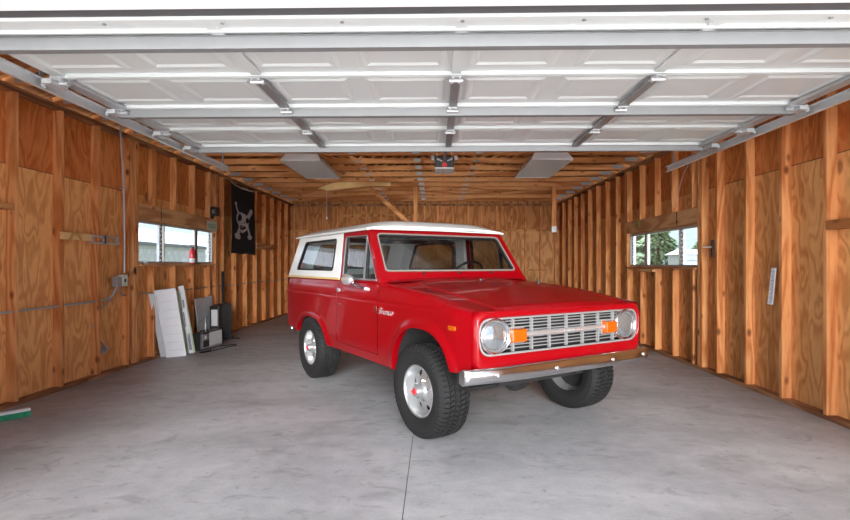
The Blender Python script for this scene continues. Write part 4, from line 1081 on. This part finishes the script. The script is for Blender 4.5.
# wheels: local y axis is the axle, outer side towards -y
RT = .377
def make_wheel():
    prof = [(-.085,.205),(-.105,.215),(-.118,.25),(-.124,.285),(-.122,.315),(-.112,.345),(-.100,.360),(-.088,.360),(-.03,.362),(.03,.362),(.088,.360),(.100,.360),(.112,.345),(.122,.315),(.124,.285),(.118,.25),(.105,.215),(.085,.205)]
    t = MB().lathe(prof, (0,0,0), 'y', 64).build('tire', M['rubber'], car, smooth=40)
    g = MB(); nb_ = 58; rnd = random.Random(5)
    def blk(a0, a1, y0, y1, r0, r1, sk=0):
        def P(a, y, r): return (r*cos(a), y, r*sin(a))
        g.hexa([P(a0,y0,r0), P(a1,y0,r0), P(a1+sk,y1,r0), P(a0+sk,y1,r0)], [P(a0,y0,r1), P(a1,y0,r1), P(a1+sk,y1,r1), P(a0+sk,y1,r1)])
    st = 2*pi/nb_
    for k in range(nb_):
        a = k*st
        for sy in (-1, 1):
            o = 0 if sy < 0 else st*.5; e = (.012 if k % 2 else 0)
            g_ = [P_ for P_ in ()]
            # shoulder lug wraps on to the side wall
            y1, y2 = sy*.068, sy*(.112-e*.5); 
            def P(a, y, r): return (r*cos(a), y, r*sin(a))
            a0, a1 = a+o, a+o+st*.70
            g.hexa([P(a0,y1,.364), P(a1,y1,.364), P(a1,y2,.350), P(a0,y2,.350)], [P(a0,y1,RT), P(a1,y1,RT), P(a1,sy*.100,RT-.006), P(a0,sy*.100,RT-.006)])
            g.hexa([P(a0,sy*.100,.350), P(a1,sy*.100,.350), P(a1,sy*.1215,.325-e), P(a0,sy*.1215,.325-e)], [P(a0,sy*.100,RT-.006), P(a1,sy*.100,RT-.006), P(a1,sy*.1235,.330), P(a0,sy*.1235,.330)])
        blk(a+st*.1, a+st*.72, -.060, -.024, .358, RT, st*.35)
        blk(a+st*.35, a+st*.95, -.017, .017, .358, RT, -st*.35)
        blk(a+st*.1, a+st*.72, .024, .060, .358, RT, st*.35)
    g.build('tread', M['rubber'], t)
    # rim
    g = MB().lathe([(-.088,.208),(-.100,.212),(-.104,.206),(-.100,.199),(-.088,.196),(-.070,.192),(-.035,.186),(-.018,.178)], (0,0,0), 'y', 64)
    g.lathe([(.088,.205),(.02,.188),(-.018,.180)], (0,0,0), 'y', 64)
    # dished face with eight openings
    NA, rs = 96, [.179,.170,.162,.152,.140,.130,.118,.105,.085,.066]
    dep = [-.016,-.026,-.033,-.039,-.043,-.045,-.047,-.050,-.058,-.062]
    def skip(i, j):
        ph = ((i+.5) % 12)-6
        w = {2:1.6, 3:2.0, 4:1.8, 5:1.2}.get(j, -1)
        return abs(ph) < w
    g.grid(lambda i, j: (rs[j]*cos(2*pi*i/NA), dep[j], rs[j]*sin(2*pi*i/NA)), NA+1, len(rs), skip=skip)
    g.build('rim', M['alu'], t, smooth=50)
    MB().lathe([(-.0,.18),(.0,.0)], (0,0,0), 'y', 32).build('brake_drum', M['dark'], t)
    MB().lathe([(-.060,.068),(-.070,.064),(-.080,.050),(-.118,.044),(-.128,.040),(-.130,0)], (0,0,0), 'y', 32).build('hub', M['alu'], t, smooth=40)
    MB().lathe([(-.128,.024),(-.138,.022),(-.140,0)], (0,0,0), 'y', 20).box(-.020,.020,-.145,-.138,-.006,.006).build('hub_dial', M['redp'], t, smooth=40)
    g = MB()
    for k in range(5): a = 2*pi*k/5+.3; g.tube([(.082*cos(a),-.055,.082*sin(a)), (.082*cos(a),-.078,.082*sin(a))], .010, 6)
    g.each('lug_nut', M['chrome'], t)
    return t
w0 = make_wheel()
for i, (x, y, rot, spin) in enumerate(((0,-.712,0,.2), (-2.337,-.712,0,1.1), (0,.795,pi,.7), (-2.337,.75,pi,.4))):
    w = w0 if i == 0 else copy_tree(w0, car)
    w.location = (x, y, .361); w.rotation_euler = (0, 0, rot); w.scale = (.98, 1, .90)

# ------------------------------------------------------------------ outside the windows
nb = empty('neighbour_building', (-10, 18, 0), label='pale long building with grey roof edge outside the left window', cat='building')
MB().box(-11, -10, 6, 40, -.1, 1.95).build('building_wall', M['siding'], nb, world=True)
MB().hexa([(-9.85,6,1.95),(-13,6,1.95),(-13,40,1.95),(-9.85,40,1.95)], [(-9.85,6,2.06),(-13,6,2.9),(-13,40,2.9),(-9.85,40,2.06)]).build('building_roof', M['roofg'], nb, world=True)
fc = empty('wire_fence', (-6.5, 14, 0), label='wire fence with thin posts outside the left window', cat='fence')
g = MB()
for k in range(36):
    y = 9+k*.3; g.tube([(-6.5,y,-.1),(-6.5,y+1.1,1.62)], .006, 4); g.tube([(-6.5,y+1.1,-.1),(-6.5,y,1.62)], .006, 4)
g.build('wire_mesh', M['wire'], fc, world=True)
for k in range(4): MB().tube([(-6.5,9.5+2.5*k,-.1),(-6.5,9.5+2.5*k,1.7)], .03, 8).build('fence_post', M['wire'], fc, world=True)
hs = empty('white_shed', (10.0, 19, 0), label='low white building in front of the trees outside the right window', cat='building')
MB().box(8.25, 12.5, 17.5, 18.4, -.1, 1.62).build('shed_wall', M['siding'], hs, world=True)
MB().hexa([(8.15,17.4,1.62),(12.6,17.4,1.62),(12.6,18.5,1.62),(8.15,18.5,1.62)], [(8.4,17.8,1.80),(12.4,17.8,1.80),(12.4,18.1,1.80),(8.4,18.1,1.80)]).build('shed_roof', M['roofg'], hs, world=True)
g = MB()
for k in range(6): g.box(8.3,12.5,17.485,17.5,.15+k*.25,.17+k*.25)
g.each('siding_line', M['roofg'], hs, world=True)
rs_ = MB()
def hillz(a): return 2.6+1.6*sin(a*3)+.9*sin(a*7+1)
n = 40; rs_.add([( 85*cos(t), 85*sin(t), -1) for t in [radians(-10+k*200/n) for k in range(n+1)]]+[(88*cos(t), 88*sin(t), 6+2*hillz(t)) for t in [radians(-10+k*200/n) for k in range(n+1)]]+[(110*cos(t), 110*sin(t), -1) for t in [radians(-10+k*200/n) for k in range(n+1)]], [(k,k+1,n+2+k,n+1+k) for k in range(n)]+[(n+1+k,n+2+k,2*n+3+k,2*n+2+k) for k in range(n)])
struct(rs_.build('ground_hills', M['hill']))
def tree(x, y, h, r, seed, lab):
    rn = random.Random(seed); t = empty('conifer_tree', (x, y, -.06), label=lab, cat='tree', group='trees outside the right window')
    MB().tube([(x,y,-.1),(x+.05,y,h*.5),(x,y,h*.95)], [.14,.09,.02], 8).build('trunk', M['bark'], t, world=True)
    g = MB()
    for i in range(3200):
        u = rn.random()**.8; z = .25+u*(h-.25); rad = r*(1-u)**.75*(.55+.45*rn.random())*(1+.2*sin(z*9)); a = rn.uniform(0, 2*pi)
        p = Vector((x+rad*cos(a), y+rad*sin(a), z)); s_ = rn.uniform(.05,.13); d = Vector((cos(a), sin(a), rn.uniform(-.7,.1))).normalized()*s_*1.6; e = Vector((-sin(a), cos(a), rn.uniform(-.4,.4)))*s_*.6; f = Vector((0,0,s_*.3))
        g.add([p-d, p+e, p+d, p-e, p+f], [(0,1,4),(1,2,4),(2,3,4),(3,0,4),(0,3,2,1)])
    g.build('foliage', M['leaf'], t, world=True)
tree(10.1, 23.6, 3.5, 1.5, 1, 'tall green tree in the middle pane of the right window')
tree(10.6, 27.4, 3.6, 1.4, 2, 'green tree behind the left louvres of the right window')
tree(12.6, 24.9, 2.3, 1.1, 3, 'smaller green tree in the right pane of the right window')

# ------------------------------------------------------------------ sky, light, camera
w = bpy.data.worlds.new('sky'); S.world = w; w.use_nodes = True; nt = w.node_tree
bg = nt.nodes['Background']; tc = nt.nodes.new('ShaderNodeTexCoord'); sp = nt.nodes.new('ShaderNodeSeparateXYZ'); cr = nt.nodes.new('ShaderNodeValToRGB')
nt.links.new(tc.outputs['Generated'], sp.inputs[0]); nt.links.new(sp.outputs['Z'], cr.inputs[0]); nt.links.new(cr.outputs[0], bg.inputs['Color'])
cr.color_ramp.elements[0].position = 0; cr.color_ramp.elements[0].color = (.62,.76,1,1)
cr.color_ramp.elements[1].position = .5; cr.color_ramp.elements[1].color = (.92,.95,1,1)
e = cr.color_ramp.elements.new(.12); e.color = (.62,.76,1,1)
bg.inputs['Strength'].default_value = .8
sky_fill = bpy.data.lights.new('sky_fill', 'SUN'); sky_fill.energy = 4.0; sky_fill.angle = radians(36); sky_fill.color = (1,.985,.96)  # low broad lamp standing in for bright sky outside the doorway
so = bpy.data.objects.new('sky_fill', sky_fill); COL.objects.link(so); so.rotation_euler = Vector((-.005, 1, -.14)).to_track_quat('-Z', 'Y').to_euler()
# added fill, steep from behind the garage: driveway bounce brightens door underside and rafters
s2 = bpy.data.lights.new('bounce_fill_sun', 'SUN'); s2.energy = 21; s2.angle = radians(3); s2.color = (1,.98,.95)
o2 = bpy.data.objects.new('bounce_fill_sun', s2); COL.objects.link(o2); o2.rotation_euler = Vector((0, -.5, -.86)).to_track_quat('-Z', 'Y').to_euler()
cam = bpy.data.cameras.new('camera'); co = bpy.data.objects.new('camera', cam); COL.objects.link(co); S.camera = co
co.location = (0, 0, 1.283); co.rotation_euler = (radians(90), 0, radians(1.11))
cam.sensor_width = 36; cam.lens = 36*515/850; cam.shift_y = 4.5/850; cam.clip_start = .05; cam.clip_end = 500
S.view_settings.view_transform = 'Standard'; S.view_settings.look = 'None'; S.view_settings.gamma = 1; S.view_settings.use_curve_mapping = False
S.view_settings.exposure = 1.3
S.cycles.max_bounces = 12; S.cycles.diffuse_bounces = 6; S.cycles.transparent_max_bounces = 16
